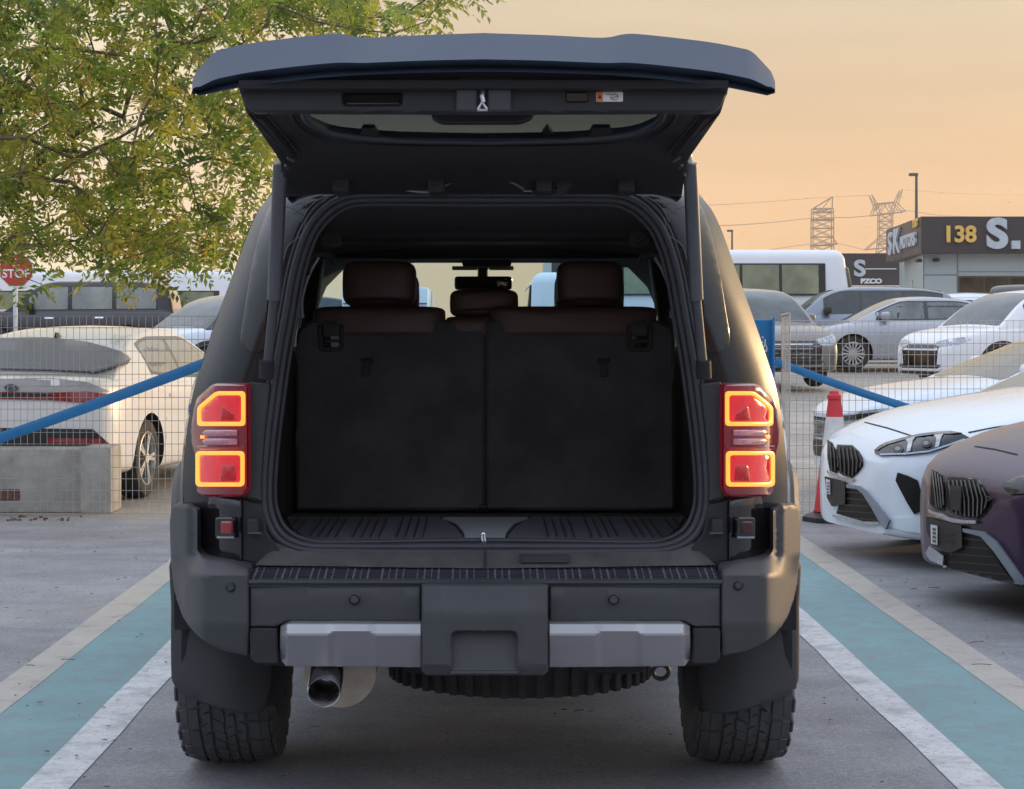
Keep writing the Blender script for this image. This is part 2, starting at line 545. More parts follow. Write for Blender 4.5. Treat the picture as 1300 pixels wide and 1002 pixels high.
# right bay: white line, teal strip, beige line ; left bay mirrored
stripe('teal_strip', 1.55, 2.03, -3, 12.2, 0.0015, pm_teal)
stripe('white_line', 1.455, 1.597, -3, 10.6, 0.003, pm_white)
stripe('beige_line', 1.996, 2.165, -3, 13.9, 0.003, pm_beige)
stripe('teal_strip', -1.84, -1.40, -3, 12.2, 0.0015, pm_teal)
stripe('white_line', -1.445, -1.290, -3, 10.6, 0.003, pm_white)
stripe('beige_line', -1.955, -1.793, -3, 13.9, 0.003, pm_beige)

# ------------------------------------------------------------------ car builder
def carpaint(name, col, rough=0.35, metal=0.0, coat=1.0, var=0.03):
    return mat(name, col, rough, metal, coat*.8, var, 1.5, rvar=0.02)
M_BLK = mat('black_trim', (0.018, 0.018, 0.020), 0.5, bump=0.15, bscale=400)
M_GBLK = mat('gloss_black', (0.008, 0.008, 0.010), 0.12, coat=0.6, rvar=0.03)
M_TYRE = mat('tyre_rubber', (0.022, 0.022, 0.023), 0.8, bump=0.3, bscale=120)
M_RIM = mat('alloy_silver', (0.55, 0.56, 0.58), 0.3, metal=0.9)
M_RIMD = mat('alloy_black', (0.03, 0.03, 0.032), 0.3, metal=0.5)
M_GLS = mat('car_window_glass', (0.035, 0.045, 0.05), 0.04, coat=0.3, rvar=0.02, spec=0.5, var=0.5, nscale=2.5)
M_GLSD = mat('dusty_windscreen', (0.075, 0.095, 0.10), 0.10, coat=0.35, rvar=0.05, spec=0.4, var=0.45, nscale=2.2)
M_CHR = mat('chrome', (0.75, 0.76, 0.78), 0.08, metal=1.0, rvar=0.03)
M_LAMP = mat('headlamp_lens', (0.34, 0.37, 0.40), 0.05, coat=1.0, rvar=0.03, var=0.5, nscale=14, metal=0.4)
M_LAMPD = mat('dark_headlamp_lens', (0.012, 0.016, 0.024), 0.10, coat=0.25, spec=0.3, rvar=0.03, var=0.8, nscale=9)
M_REDL = mat('tail_lamp_red', (0.28, 0.012, 0.018), 0.1, coat=1.0, rvar=0.03, var=0.3, nscale=20)
M_SEAM = mat('panel_gap', (0.015, 0.015, 0.016), 0.8)

def section(w, zb, zt, crown, boxy=0.0):
    h = zt - zb
    return [(0, zb), (w*.72, zb), (w*.92, zb+.015), (w*.975, zb+.09*h+.02), (w*.995, zb+.35*h), (w, zb+.58*h), (w*.985, zb+.78*h),
            (w*(.955+.02*boxy), zt-.05), (w*(.90+.05*boxy), zt-.01), (w*.80, zt+crown*.35), (w*.45, zt+crown*.85), (0, zt+crown)]
def loft(sections_, xs_, closed_ring=True):
    V = []; K = None
    for x, s in zip(xs_, sections_):
        half = catmull(s, 3)
        ring = [(x, y, z) for y, z in half] + [(x, -y, z) for y, z in half[-2:0:-1]]
        K = len(ring); V += ring
    Fs = []
    n = len(xs_)
    for i in range(n - 1):
        for k in range(K):
            Fs.append((i*K+k, i*K+(k+1) % K, (i+1)*K+(k+1) % K, (i+1)*K+k))
    Fs.append(tuple(range(K))[::-1]); Fs.append(tuple((n-1)*K+k for k in range(K)))
    return V, Fs
def bvh_of(V, Fs):
    return BVHTree.FromPolygons([Vector(v) for v in V], [tuple(f) for f in Fs])
def conform(name, bvh, outline, ray, m, parent, sp=0.06, off=0.004, th=0.012, holes=(), inset=0.0, smooth=40, towards=False, **k):
    """thin solid laid on a surface: outline in 2D, ray(p) -> (origin, direction)"""
    vs, tris, bnd = tri_region([list(outline)] + [list(h) for h in holes], sp, inset)
    hit = []; 
    for p in vs:
        o, d = ray(p); d = d.normalized()
        h = bvh.ray_cast(o, d, 60)
        hit.append((h[0], h[1], d) if h[0] is not None else None)
    good = [i for i, h in enumerate(hit) if h]
    if len(good) < 3: return None
    tris = [t for t in tris if all(hit[i] for i in t)]
    # drop triangles that bridge a jump in depth
    tris = [t for t in tris if max((hit[t[0]][0]-hit[t[1]][0]).length, (hit[t[1]][0]-hit[t[2]][0]).length, (hit[t[0]][0]-hit[t[2]][0]).length) < sp_world(sp, hit, t)]
    used = sorted({i for t in tris for i in t})
    if not used: return None
    rm = {i: j for j, i in enumerate(used)}
    tris = [tuple(rm[i] for i in t) for t in tris]
    he = {(t[a], t[(a+1) % 3]) for t in tris for a in range(3)}
    bnd = [(a, b) for (a, b) in he if (b, a) not in he]
    bs = {i for e in bnd for i in e}
    pts = [hit[i] for i in used]
    n = len(pts); V = []
    for i, (q, nr, d) in enumerate(pts):
        nn = nr if nr.dot(d) < 0 else -nr
        V.append(q - d * off * 2.2 + nn * off * .35 if towards else q + nn * (off if i not in bs else off * 0.5))
    for q, nr, d in pts:
        nn = nr if nr.dot(d) < 0 else -nr
        V.append(q - nn * th)
    Fs = [t for t in tris] + [(t[2]+n, t[1]+n, t[0]+n) for t in tris] + [(b, a, a+n, b+n) for a, b in bnd]
    return pydata(name, V, Fs, m, parent, smooth, recalc=True, **k)
def sp_world(sp, hit, t):
    return 0.45

def wheel_parts(parent, x, y, r, w, side, rim=M_RIM, spokes=10, local_z=None, hub=M_RIM):
    """side +1 = +y outward"""
    z = r if local_z is None else local_z
    e = empty('wheel'); e.parent = parent; e.location = (x, y, z)
    bm = bmesh.new()
    ri = r * 0.68
    prof = [(-w/2+.01, ri), (-w/2, r*.80), (-w/2+.012, r*.93), (-w/2+.035, r*.985), (-w*.2, r), (w*.2, r), (w/2-.035, r*.985), (w/2-.012, r*.93), (w/2, r*.80), (w/2-.01, ri), (w/2-.04, ri*.97), (-w/2+.04, ri*.97)]
    lathe(bm, prof, 36, 'Y', closed=True)
    from_bm('tyre', bm, M_TYRE, e)
    bm = bmesh.new()
    s = side
    prof = [(s*(w/2-.012), ri), (s*(w/2-.010), ri*.94), (s*(w/2-.05), ri*.90), (s*(w/2-.12), ri*.88), (s*(w/2-.12), 0.001)]
    n = 36; rings = []
    for a, rr in prof:
        rings.append([bm.verts.new((rr*math.cos(2*math.pi*k/n), a, rr*math.sin(2*math.pi*k/n))) for k in range(n)])
    for i in range(len(rings)-1):
        for k in range(n): bm.faces.new((rings[i][k], rings[i][(k+1) % n], rings[i+1][(k+1) % n], rings[i+1][k]))
    for f in bm.faces:
        c = f.calc_center_median()
        f.material_index = 1 if math.hypot(c.x, c.z) < ri*.885 else 0
    # spokes
    for k in range(spokes):
        a = 2*math.pi*k/spokes
        for da in ((-.5, .5) if spokes <= 6 else (0,)):
            aa = a + da * 0.22
            mt = Matrix.Rotation(aa, 4, 'Y')
            y0, y1 = sorted((s*(w/2-.055), s*(w/2-.018)))
            vs = box(bm, ri*.12, ri*.93, y0, y1, -ri*.045, ri*.045)
            for v in vs:
                if v.co.x > ri*.5: v.co.z *= 1.5
                v.co = mt @ v.co
    c0, c1 = sorted((s*(w/2-.07), s*(w/2-.012)))
    lathe(bm, [(c0, ri*.2), (c1, ri*.18), (c1, ri*.05)], 16, 'Y')
    me = bpy.data.meshes.new('rim'); bm.to_mesh(me); bm.free()
    link_mesh('rim', me, [rim, M_GBLK], e)
    return e

PRE = {
 'sedan': dict(L=4.85, W=.92, r=.335, ax=(1.02, 3.92), crown=.03,
   top=[(0,.84),(.05,.97),(.5,1.02),(1.0,1.02),(2.0,.97),(3.3,.95),(3.7,.94),(4.3,.85),(4.7,.71),(4.85,.56)],
   roof=[(.55,1.02),(1.3,1.29),(1.9,1.40),(2.4,1.425),(2.9,1.39),(3.2,1.29),(3.9,.95)],
   plan=[(0,.58),(.05,.70),(.18,.83),(.6,.905),(2,.92),(3.6,.92),(4.3,.88),(4.6,.80),(4.78,.68),(4.85,.52)],
   bot=[(0,.40),(.1,.32),(.5,.24),(4.2,.2),(4.75,.2),(4.85,.26)]),
 'suv': dict(L=4.6, W=.93, r=.36, ax=(.95, 3.65), crown=.045,
   top=[(0,.92),(.06,1.06),(.4,1.10),(3.2,1.06),(3.7,1.04),(4.2,.97),(4.48,.86),(4.6,.70)],
   roof=[(.04,1.08),(.2,1.40),(.45,1.58),(1.2,1.665),(2.2,1.68),(2.7,1.64),(3.0,1.54),(3.65,1.06)],
   plan=[(0,.66),(.05,.78),(.2,.88),(.6,.925),(2,.93),(3.6,.93),(4.2,.89),(4.42,.80),(4.55,.70),(4.6,.58)],
   bot=[(0,.45),(.1,.36),(.5,.28),(4.0,.26),(4.5,.28),(4.6,.36)]),
 'coupe': dict(L=4.75, W=.93, r=.34, ax=(.95, 3.88), crown=.055,
   top=[(0,.90),(.08,.99),(.6,1.03),(1.6,.99),(2.8,.95),(3.2,.955),(3.7,.93),(4.2,.86),(4.5,.79),(4.66,.735),(4.75,.70)],
   roof=[(.35,1.02),(1.1,1.26),(1.7,1.36),(2.2,1.385),(2.6,1.34),(2.9,1.23),(3.5,.98)],
   plan=[(0,.6),(.05,.72),(.18,.84),(.6,.92),(2,.93),(3.7,.93),(4.15,.90),(4.42,.82),(4.58,.70),(4.68,.54),(4.75,.34)],
   bot=[(0,.40),(.1,.3),(.5,.22),(4.2,.2),(4.55,.19),(4.75,.21)]),
}
def make_car(name, label, cat, preset, front=None, rear=None, psi=180, scale=1.0, paint=None, roofpaint=None, rim=M_RIM, spokes=10,
             group=None, glassm=None, screen=None, zoff=0.0, over=None, windows=None, details=True, cladding=False, wheels=True, lamps=True, hs=1.0):
    s = dict(PRE[preset]);
    if over: s.update(over)
    L, W, r, ax = s['L'], s['W'], s['r'], s['ax']
    glassm = glassm or M_GLS; screen = screen or M_GLSD
    f = Vector((math.cos(R(psi)), math.sin(R(psi)), 0))
    if front is not None: base = Vector((front[0], front[1], 0)) - f * L * scale
    else: base = Vector((rear[0], rear[1], 0))
    mid = base + f * L / 2 * scale
    base.z = gz(mid.y) + zoff
    e = empty(name, base, R(psi), label, cat, group)
    if scale != 1.0: e.scale = (scale,) * 3
    if hs != 1.0: e.scale = (scale, scale, scale * hs)
    MW = Matrix.Translation(base) @ Matrix.Rotation(R(psi), 4, 'Z') @ Matrix.Diagonal((scale, scale, scale*hs, 1))
    top, plan, bot, roof = hermite(s['top']), hermite(s['plan']), hermite(s['bot']), hermite(s['roof'])
    xs_ = sorted(set([0, .02, .05, .1, .18, .3] + [L * i / 30 for i in range(2, 29)] + [L-.3, L-.2, L-.12, L-.07, L-.035, L-.012, L]))
    crownf = lambda x: s['crown'] * min(1, (L - x) / .6 + .15)
    secs = [section(plan(x), bot(x), top(x), crownf(x)) for x in xs_]
    Vb, Fb = loft(secs, xs_)
    body = pydata('body', Vb, Fb, [paint, M_BLK], e, smooth=0)
    # wheel arches
    bm = bmesh.new()
    for x in ax:
        for sy in (-1, 1):
            y0, y1 = sorted((sy*(W-.42), sy*(W+.1)))
            lathe(bm, [(y0, r*1.16), (y1, r*1.16)], 28, 'Y', (x, 0, r*.99))
    for q in bm.faces: q.material_index = 1
    bmesh.ops.recalc_face_normals(bm, faces=bm.faces)
    me = bpy.data.meshes.new('cut'); bm.to_mesh(me); bm.free()
    me.materials.append(paint); me.materials.append(M_BLK)
    co = bpy.data.objects.new('cut', me); COL.objects.link(co)
    tmp = bpy.data.objects.new('tmp', body.data); COL.objects.link(tmp)
    bmx = bmesh.new(); bmx.from_mesh(body.data); bmesh.ops.recalc_face_normals(bmx, faces=bmx.faces); bmx.to_mesh(body.data); bmx.free()
    md = tmp.modifiers.new('b', 'BOOLEAN'); md.operation = 'DIFFERENCE'; md.object = co; md.solver = 'EXACT'
    dg = bpy.context.evaluated_depsgraph_get(); dg.update()
    nm = bpy.data.meshes.new_from_object(tmp.evaluated_get(dg))
    if len(nm.polygons) > 50:
        body.data = nm
    bpy.data.objects.remove(tmp); bpy.data.objects.remove(co)
    body.data.name = 'body'
    body.data.shade_smooth(); body.data.set_sharp_from_angle(angle=R(38))
    # greenhouse
    rx = [p[0] for p in s['roof']]
    x0, x1 = rx[0], rx[-1]
    wb = lambda x: plan(x) * .93
    gxs = sorted(set([x0 + (x1 - x0) * i / 26 for i in range(27)] + [x0+.02, x0+.06, x1-.03, x1-.08]))
    wr = s.get('wr', .70)
    def gsec(x):
        zr = roof(x); zb = top(x) - .06
        zr = max(zr, zb + .01)
        b = wb(x); t = (zr - zb) / (1.0 * (max(p[1] for p in s['roof']) - zb))
        w2 = b + (wr * W - b * .80) * 0 - (b - wr * W * 1.05) * min(1, t)
        return [(0, zb), (b*.6, zb), (b, zb+.001), (b*.995 + w2*.005, zb+.05*(zr-zb)), (b*.55+w2*.45, zb+.5*(zr-zb)), (w2*1.0, zb+.88*(zr-zb)), (w2*.95, zb+.965*(zr-zb)), (w2*.80, zr), (w2*.4, zr+.018), (0, zr+.025)]
    Vg, Fg = loft([gsec(x) for x in gxs], gxs)
    gh = pydata('roof', Vg, Fg, roofpaint or paint, e, smooth=40)
    bg = bvh_of(Vg, Fg); bb = bvh_of(Vb, Fb)
    lat = lambda sy: (lambda p: (Vector((p[0], sy*3, p[1])), Vector((0, -sy, 0))))
    fr_ = lambda p: (Vector((L+3, p[0], p[1])), Vector((-1, 0, 0)))
    re_ = lambda p: (Vector((-3, p[0], p[1])), Vector((1, 0, 0)))
    up_ = lambda p: (Vector((p[0], p[1], 4)), Vector((0, 0, -1)))
    nV = len(Vb)
    ball = bvh_of(list(Vb) + list(Vg), list(Fb) + [tuple(q + nV for q in f) for f in Fg])
    ctx = dict(e=e, bb=bb, bg=bg, ball=ball, MW=MW, L=L, W=W, r=r, ax=ax, lat=lat, fr=fr_, re=re_, up=up_, top=top, roof=roof, plan=plan, bot=bot)
    # side windows: list of (x_a, x_b, slant_a, slant_b)
    zt_off = s.get('win_top', .075)
    zmax = max(p[1] for p in s['roof'])
    zbel0 = lambda x: top(x) + .045
    ztop0 = lambda x: min(roof(x) - zt_off, zmax - .10)
    if windows and s.get('surround', True):
        xa = min(w_[0] for w_ in windows) - .035; xb = max(w_[1] for w_ in windows) + .06
        N = 14; xx = [xa + (xb-xa)*i/N for i in range(N+1)]
        lo_ = [(x, zbel0(x) - .028) for x in xx]; hi_ = [(x, max(ztop0(x) + .028, zbel0(x))) for x in xx][::-1]
        for sy in (-1, 1): conform('window_surround', bg, rounded(lo_ + hi_, .03, 2), lat(sy), M_GBLK, e, .12, .0025, .006)
    for wn_ in (windows or []):
        xa, xb = wn_
        loop = []
        zbel = zbel0
        ztop = ztop0
        N = 8
        bot_l = [(xa + (xb-xa)*i/N, zbel(xa + (xb-xa)*i/N)) for i in range(N+1)]
        top_l = [(x, ztop(x)) for x in [xa + (xb-xa)*i/N for i in range(N+1)]]
        top_l = [(x, max(z, zbel(x)+.012)) for x, z in top_l][::-1]
        loop = rounded(bot_l + top_l, .03, 2)
        for sy in (-1, 1):
            conform('side_window', bg, loop, lat(sy), glassm, e, .12, .005, .006)
    # windscreen and rear glass, by height
    def screen_patch(nm_, xa, xb, ray_mode, m_):
        za = None
        if ray_mode == 'up':
            # outline in x,y seen from above
            N = 6; lo = []
            for i in range(N+1):
                x = xa + (xb-xa)*i/N
                zr = roof(x); zb = top(x); t = (zr-zb)/(zmax-zb)
                w = wb(x) - (wb(x) - wr*W*1.05)*min(1, max(0, t))
                lo.append((x, w*.90))
            loop = lo + [(x, -y) for x, y in lo[::-1]]
            conform(nm_, bg, rounded(loop, .05, 2), up_, m_, e, .13, .005, .006)
    if s.get('ws', True):
        xm = [x for x, z in s['roof'] if z >= zmax - .08][-1]
        screen_patch('windscreen', xm + .10, x1 - .04, 'up', screen)
        xn = [x for x, z in s['roof'] if z >= zmax - .08][0]
        if s.get('vert_rear'):
            zb_ = top(.1) + .08; zt_ = zmax - .13
            yw = W*.80; yt = wr*W*.92
            conform('rear_window', bg, rounded([(-yw*.93, zb_), (yw*.93, zb_), (yt, zt_), (-yt, zt_)], .06, 3), re_, glassm, e, .13, .005, .006)
        else:
            s.get('no_rear') or screen_patch('rear_window', x0 + .06, xn - .10, 'up', glassm)
    # wheels
    if wheels:
        for x in ax:
            for sy in (-1, 1):
                wheel_parts(e, x, sy*(W-.125), r, .225, sy, rim, spokes)
    if details:
        # door gaps and handles
        for sy in (-1, 1):
            for xd in s.get('seams', (ax[0]+.42, (ax[0]+ax[1])/2+.05, ax[1]-.55)):
                conform('door_gap', bb, [(xd-.004, bot(xd)+.10), (xd+.004, bot(xd)+.10), (xd+.004, top(xd)-.02), (xd-.004, top(xd)-.02)], lat(sy), M_SEAM, e, .2, .0015, .004)
            for xd in s.get('handles', (ax[0]+.55, (ax[0]+ax[1])/2+.18)):
                h_ = conform('door_handle', bb, rounded([(xd, top(xd)-.17), (xd+.2, top(xd)-.17), (xd+.2, top(xd)-.135), (xd, top(xd)-.135)], .015, 2), lat(sy), s.get('handle_mat', paint), e, .1, .022, .002)
            # mirror
            xm_ = x1 - .62
            bm = bmesh.new()
            box(bm, xm_-.06, xm_+.10, sy*(W+.03) - .11, sy*(W+.03) + .11, top(xm_)+.03, top(xm_)+.19, .045, 3)
            box(bm, xm_-.02, xm_+.05, sy*(W-.12) - .07, sy*(W-.12) + .07, top(xm_)-.01, top(xm_)+.07, .01)
            from_bm('mirror', bm, s.get('mirror_mat', paint), e)
            if cladding:
                for xw in ax:
                    z0 = r*.99; a0 = -8
                    outer = [(xw + r*1.36*math.cos(R(t)), z0 + r*1.36*math.sin(R(t))) for t in range(a0, 189, 8)]
                    inner = [(xw + r*1.17*math.cos(R(t)), z0 + r*1.17*math.sin(R(t))) for t in range(a0, 189, 8)]
                    conform('arch_trim', bb, outer + inner[::-1], lat(sy), M_BLK, e, .12, .012, .01)
                conform('sill_trim', bb, [(ax[0]+r*1.3, bot(2)+.03), (ax[1]-r*1.3, bot(2)+.03), (ax[1]-r*1.3, bot(2)+.16), (ax[0]+r*1.3, bot(2)+.16)], lat(sy), M_BLK, e, .2, .01, .01)
    if lamps:
        zf = top(L-.25)
        for sy in (-1, 1):
            hl = s.get('hl', [(.34, -.10), (.80, -.02), (.86, -.06), (.78, -.15), (.40, -.20)])
            conform('headlight', bb, rounded([(sy*a, zf+b) for a, b in hl], .015, 2), fr_, M_LAMP, e, .06, .006, .004)
            zr_ = top(.1)
            tl = s.get('tl', [(.42, -.22), (.83, -.22), (.83, -.06), (.42, -.10)])
            conform('tail_light', bb, rounded([(sy*a, zr_+b) for a, b in tl], .015, 2), re_, M_REDL, e, .06, .006, .004)
        gr = s.get('gr', [(-.36, -.36), (.36, -.36), (.42, -.14), (-.42, -.14)])
        g_ = conform('grille', bb, rounded([(a, zf+b) for a, b in gr], .02, 2), fr_, M_GBLK, e, .08, .005, .004)
        ig = s.get('intake', [(-.62, .30), (.62, .30), (.55, .46), (-.55, .46)])
        conform('lower_intake', bb, rounded(ig, .02, 2), fr_, M_BLK, e, .08, .005, .004)
        for i in range(4):
            zz = zf + gr[0][1] + (gr[2][1]-gr[0][1])*(i+.6)/4.4
            conform('grille_bar', bb, [(-.36, zz-.006), (.36, zz-.006), (.36, zz+.006), (-.36, zz+.006)], fr_, s.get('bar_mat', M_CHR), e, .1, .010, .002)
        conform('rear_bumper_trim', bb, rounded([(-.6, bot(.1)+.05), (.6, bot(.1)+.05), (.66, bot(.1)+.2), (-.66, bot(.1)+.2)], .02, 2), re_, M_BLK, e, .1, .005, .004)
    return ctx
def pix(ctx, name, outline, m, sp=8, off=0.005, th=0.01, both=False, holes=(), on='ball', inset=0, **k):
    """lay a piece on a car's surface where the photograph shows it (both: also mirrored across the car's own middle)"""
    inv = ctx['MW'].inverted()
    o = inv @ Vector((0, 0, H))
    def ray(p):
        q = inv @ P(p[0], p[1], 10.0)
        return o, (q - o)
    ob = conform(name, ctx[on], outline, ray, m, ctx['e'], sp, off, th, holes=holes, inset=inset, towards=True, **k)
    if both and ob is not None:
        me = ob.data.copy()
        me.transform(Matrix.Diagonal((1, -1, 1, 1))); me.flip_normals()
        o2 = bpy.data.objects.new(name, me); COL.objects.link(o2); o2.parent = ctx['e']
        if 'label' in ob: o2['label'] = ob['label']
    return ob

# ------------------------------------------------------------------ the big off-road vehicle, seen from behind with its tailgate open
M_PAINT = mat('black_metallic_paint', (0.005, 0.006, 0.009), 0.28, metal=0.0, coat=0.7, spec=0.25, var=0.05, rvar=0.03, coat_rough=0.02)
M_GSKY = mat('gate_sky_tint', (0.040, 0.058, 0.092), 0.5, metal=0.0, coat=0.0, spec=0.3, var=0.05, rvar=0.04, nscale=1.2, coat_rough=0.15)  # black tailgate with the blue sky's reflection put into its base colour
M_PLAS = mat('grey_bumper_plastic', (0.058, 0.060, 0.065), 0.5, spec=0.35, var=0.08, bump=0.25, bscale=600)
M_COLM = mat('grey_column_plastic', (0.046, 0.047, 0.051), 0.5, spec=0.35, var=0.12, bump=0.2, bscale=500)
M_TRIM = mat('dark_trim_plastic', (0.030, 0.030, 0.033), 0.55, spec=0.3, var=0.1, bump=0.25, bscale=500)
M_INNER = mat('inner_dark_plastic', (0.019, 0.019, 0.022), 0.6, spec=0.3, var=0.12, bump=0.2, bscale=300)
M_RUB = mat('weatherstrip_rubber', (0.045, 0.046, 0.053), 0.42, spec=0.4, var=0.15)
M_SILV = mat('silver_bumper_trim', (0.40, 0.40, 0.42), 0.46, metal=0.7, var=0.04)
M_FAB = mat('seat_back_carpet', (0.090, 0.087, 0.094), 0.95, var=0.28, nscale=5, bump=0.9, bscale=420, sheen=0.0, spec=.1)
M_LEA = mat('brown_leather', (0.10, 0.046, 0.037), 0.45, var=0.12, bump=0.3, bscale=250)
M_STRUT = mat('strut_grey', (0.10, 0.105, 0.115), 0.4, metal=0.3)
M_SILL = mat('sill_plate', (0.16, 0.165, 0.19), 0.45, var=0.1, bump=0.2, bscale=400)
M_SILLC = mat('sill_centre', (0.42, 0.43, 0.46), 0.45, var=0.05)
M_STEEL = mat('steel', (0.5, 0.5, 0.5), 0.3, metal=1.0, var=0.2)
M_EXH = mat('exhaust_muffler', (0.40, 0.34, 0.27), 0.45, metal=0.6, var=0.3)
M_WHITE = mat('white_print', (0.75, 0.75, 0.73), 0.5)
M_ORG = mat('orange_print', (0.75, 0.20, 0.03), 0.5)
M_RLENS = mat('lamp_red_lens', (0.42, 0.008, 0.014), 0.12, coat=1.0, var=0.25, nscale=25, emit=(1.0, 0.012, 0.02), estr=0.42)
M_RDARK = mat('lamp_dark_housing', (0.10, 0.004, 0.010), 0.08, coat=1.0, var=0.3, emit=(0.6, 0.0, 0.02), estr=0.11)
M_RMID = mat('lamp_red_reflector', (0.30, 0.006, 0.012), 0.25, coat=.3, var=0.4, nscale=60, emit=(1.0, 0.01, 0.02), estr=0.16)
M_DRED = mat('reflector_dark_red', (0.05, 0.004, 0.006), 0.2, coat=.5)
M_GLOW = mat('lamp_glow_strip', (0.9, 0.25, 0.05), 0.3, emit=(1.0, 0.27, 0.03), estr=1.8)
M_PINK = mat('reverse_lamp_lens', (0.50, 0.20, 0.24), 0.15, coat=1.0, var=0.2, nscale=60)
G_GATE = glass('tailgate_glass', (0.32, 0.39, 0.45), 0.8)
G_SCREEN = glass('green_windscreen_glass', (0.60, 0.86, 1.0), 0.8)
G_PRIV = glass('privacy_glass', (0.22, 0.24, 0.24), 1.0)

CX = 616.0
suv = empty('off_road_vehicle', (-0.005, 7.6, 0), 0, 'black off-road vehicle with raised tailgate and glowing square rear lamps', 'car')
def S(o, parent=None):
    if o is None: return None
    if parent is None: world_parent(o, suv)
    else: o.parent = parent
    return o
def both(pts, fn):
    return [fn(pts), fn(mir(pts, CX))]

# rear body frame round the opening
inn = [(616,246),(760,247),(800,252),(828,272),(846,300),(860,345),(870,400),(879,450),(886,500),(893,560),(897,620),(894,655),(880,682),(850,697),(800,700),(616,701)]
out = [(616,236),(780,237),(868,240),(897,258),(915,290),(935,345),(955,400),(972,450),(987,500),(996,560),(1000,620),(996,660),(994,700),(960,722),(860,726),(616,726)]
ci, co_ = catmull(inn, 4), catmull(out, 4)
def frame_grid(sgn):
    M = 8; V = []; n = len(ci)
    for a, b in zip(ci, co_):
        for j in range(M + 1):
            t = j / M
            px = a[0] + (b[0]-a[0])*t; py = a[1] + (b[1]-a[1])*t
            Y = 5.19 + 0.16 * t ** 3
            if sgn < 0: px = 2*CX - px
            V.append(P(px, py, Y))
    Fs = [(i*(M+1)+j, i*(M+1)+j+1, (i+1)*(M+1)+j+1, (i+1)*(M+1)+j) for i in range(n-1) for j in range(M)]
    return V, Fs
V1, F1 = frame_grid(1); V2, F2 = frame_grid(-1)
n1 = len(V1)
S(pydata('rear_frame', V1 + V2, F1 + [tuple(q + n1 for q in f) for f in F2], M_PAINT, recalc=False, smooth=50))
# opening jamb going inwards
bm = bmesh.new()
ring = [P(*p, 5.19) for p in ci] + [P(2*CX - p[0], p[1], 5.19) for p in ci[::-1]]
rows = [ring, [Vector((v.x*.985, 5.25, 1.25 + (v.z-1.25)*.975)) for v in ring], [Vector((v.x*.975, 5.33, 1.25 + (v.z-1.25)*.965)) for v in ring], [Vector((v.x*1.04, 5.36, 1.25 + (v.z-1.25)*.99)) for v in ring]]
bv = [[bm.verts.new(v) for v in r_] for r_ in rows]
for a, b in zip(bv[:-1], bv[1:]):
    for k in range(len(a)): bm.faces.new((a[k], a[(k+1) % len(a)], b[(k+1) % len(a)], b[k]))
bmesh.ops.remove_doubles(bm, verts=bm.verts, dist=1e-5)
S(from_bm('opening_jamb', bm, M_INNER, smooth=50))
# weatherstrip: three concentric rubber lips
for k, (sc_, yy, rr) in enumerate(((1.0, 5.185, .010), (.975, 5.20, .011), (.952, 5.235, .008), (1.028, 5.188, .005))):
    bm = bmesh.new()
    pts = []
    for v in ring[:-1]:
        d = Vector((v.x, 0, v.z - 1.25)); L_ = d.length
        q = Vector((v.x, yy, v.z)) - d / L_ * (1 - sc_) * .55
        if not pts or (pts[-1] - q).length > 1e-4: pts.append(q)
    tube(bm, pts, rr, 8, closed=True)
    S(from_bm('weatherstrip', bm, M_RUB, smooth=60))

# body side, roof and windows
keys = {
 5.35: [(0,1.828),(.366,1.826),(.562,1.819),(.626,1.779),(.667,1.708),(.711,1.585),(.756,1.462),(.794,1.351),(.827,1.239),(.847,1.106),(.856,.972),(.850,.883),(.846,.794),(.846,.74)],
 5.6: [(0,1.865),(.38,1.86),(.60,1.842),(.655,1.79),(.69,1.71),(.735,1.585),(.785,1.46),(.825,1.35),(.870,1.24),(.892,1.10),(.902,.97),(.905,.88),(.905,.79),(.905,.70)],
 6.0: [(0,1.89),(.39,1.885),(.62,1.86),(.68,1.80),(.71,1.72),(.76,1.59),(.81,1.46),(.87,1.35),(.92,1.24),(.935,1.10),(.94,.97),(.94,.85),(.94,.70),(.93,.55)],
 7.0: [(0,1.90),(.40,1.90),(.64,1.87),(.70,1.81),(.74,1.72),(.79,1.59),(.84,1.46),(.90,1.34),(.94,1.22),(.95,1.08),(.95,.92),(.95,.75),(.95,.60),(.93,.48)],
 7.8: [(0,1.87),(.40,1.87),(.64,1.84),(.70,1.79),(.74,1.71),(.79,1.58),(.84,1.45),(.90,1.33),(.94,1.21),(.95,1.08),(.95,.92),(.95,.75),(.95,.60),(.93,.48)],
}
kk = sorted(keys)
fk = [hermite([(y, *keys[y][i]) for y in kk]) for i in range(14)]
def row(Y):
    return catmull([tuple(f(Y)) for f in fk], 3)
Ys = [5.35 + .05*i for i in range(0, 50)]
def side_faces(sgn, test, y0=5.35, y1=7.8):
    V = []; Fs = []; yy = [y for y in Ys if y0 - 1e-6 <= y <= y1 + 1e-6]
    K = 40
    for y in yy: V += [(sgn*x - .005, y, z) for x, z in row(y)]
    for j in range(len(yy)-1):
        for i in range(K-1):
            c = ((yy[j]+yy[j+1])/2, i/3)
            a, b, c_, d = j*K+i, j*K+i+1, (j+1)*K+i+1, (j+1)*K+i
            zc = (V[a][2] + V[c_][2]) / 2
            if test(c[0], c[1], zc): Fs.append((a, b, c_, d))
    used = sorted({q for f in Fs for q in f}); rm = {q: w for w, q in enumerate(used)}
    return [V[q] for q in used], [tuple(rm[q] for q in f) for f in Fs]
AX_R, AX_F, TR = 6.24, 9.09, 0.392
def is_win(y, i, z):
    return 4.0 < i < 7.0 and (5.62 < y < 6.15 or 6.25 < y < 6.98 or 7.08 < y < 7.7)
def arch(y, z): return math.hypot(y - AX_R, z - TR) < .50
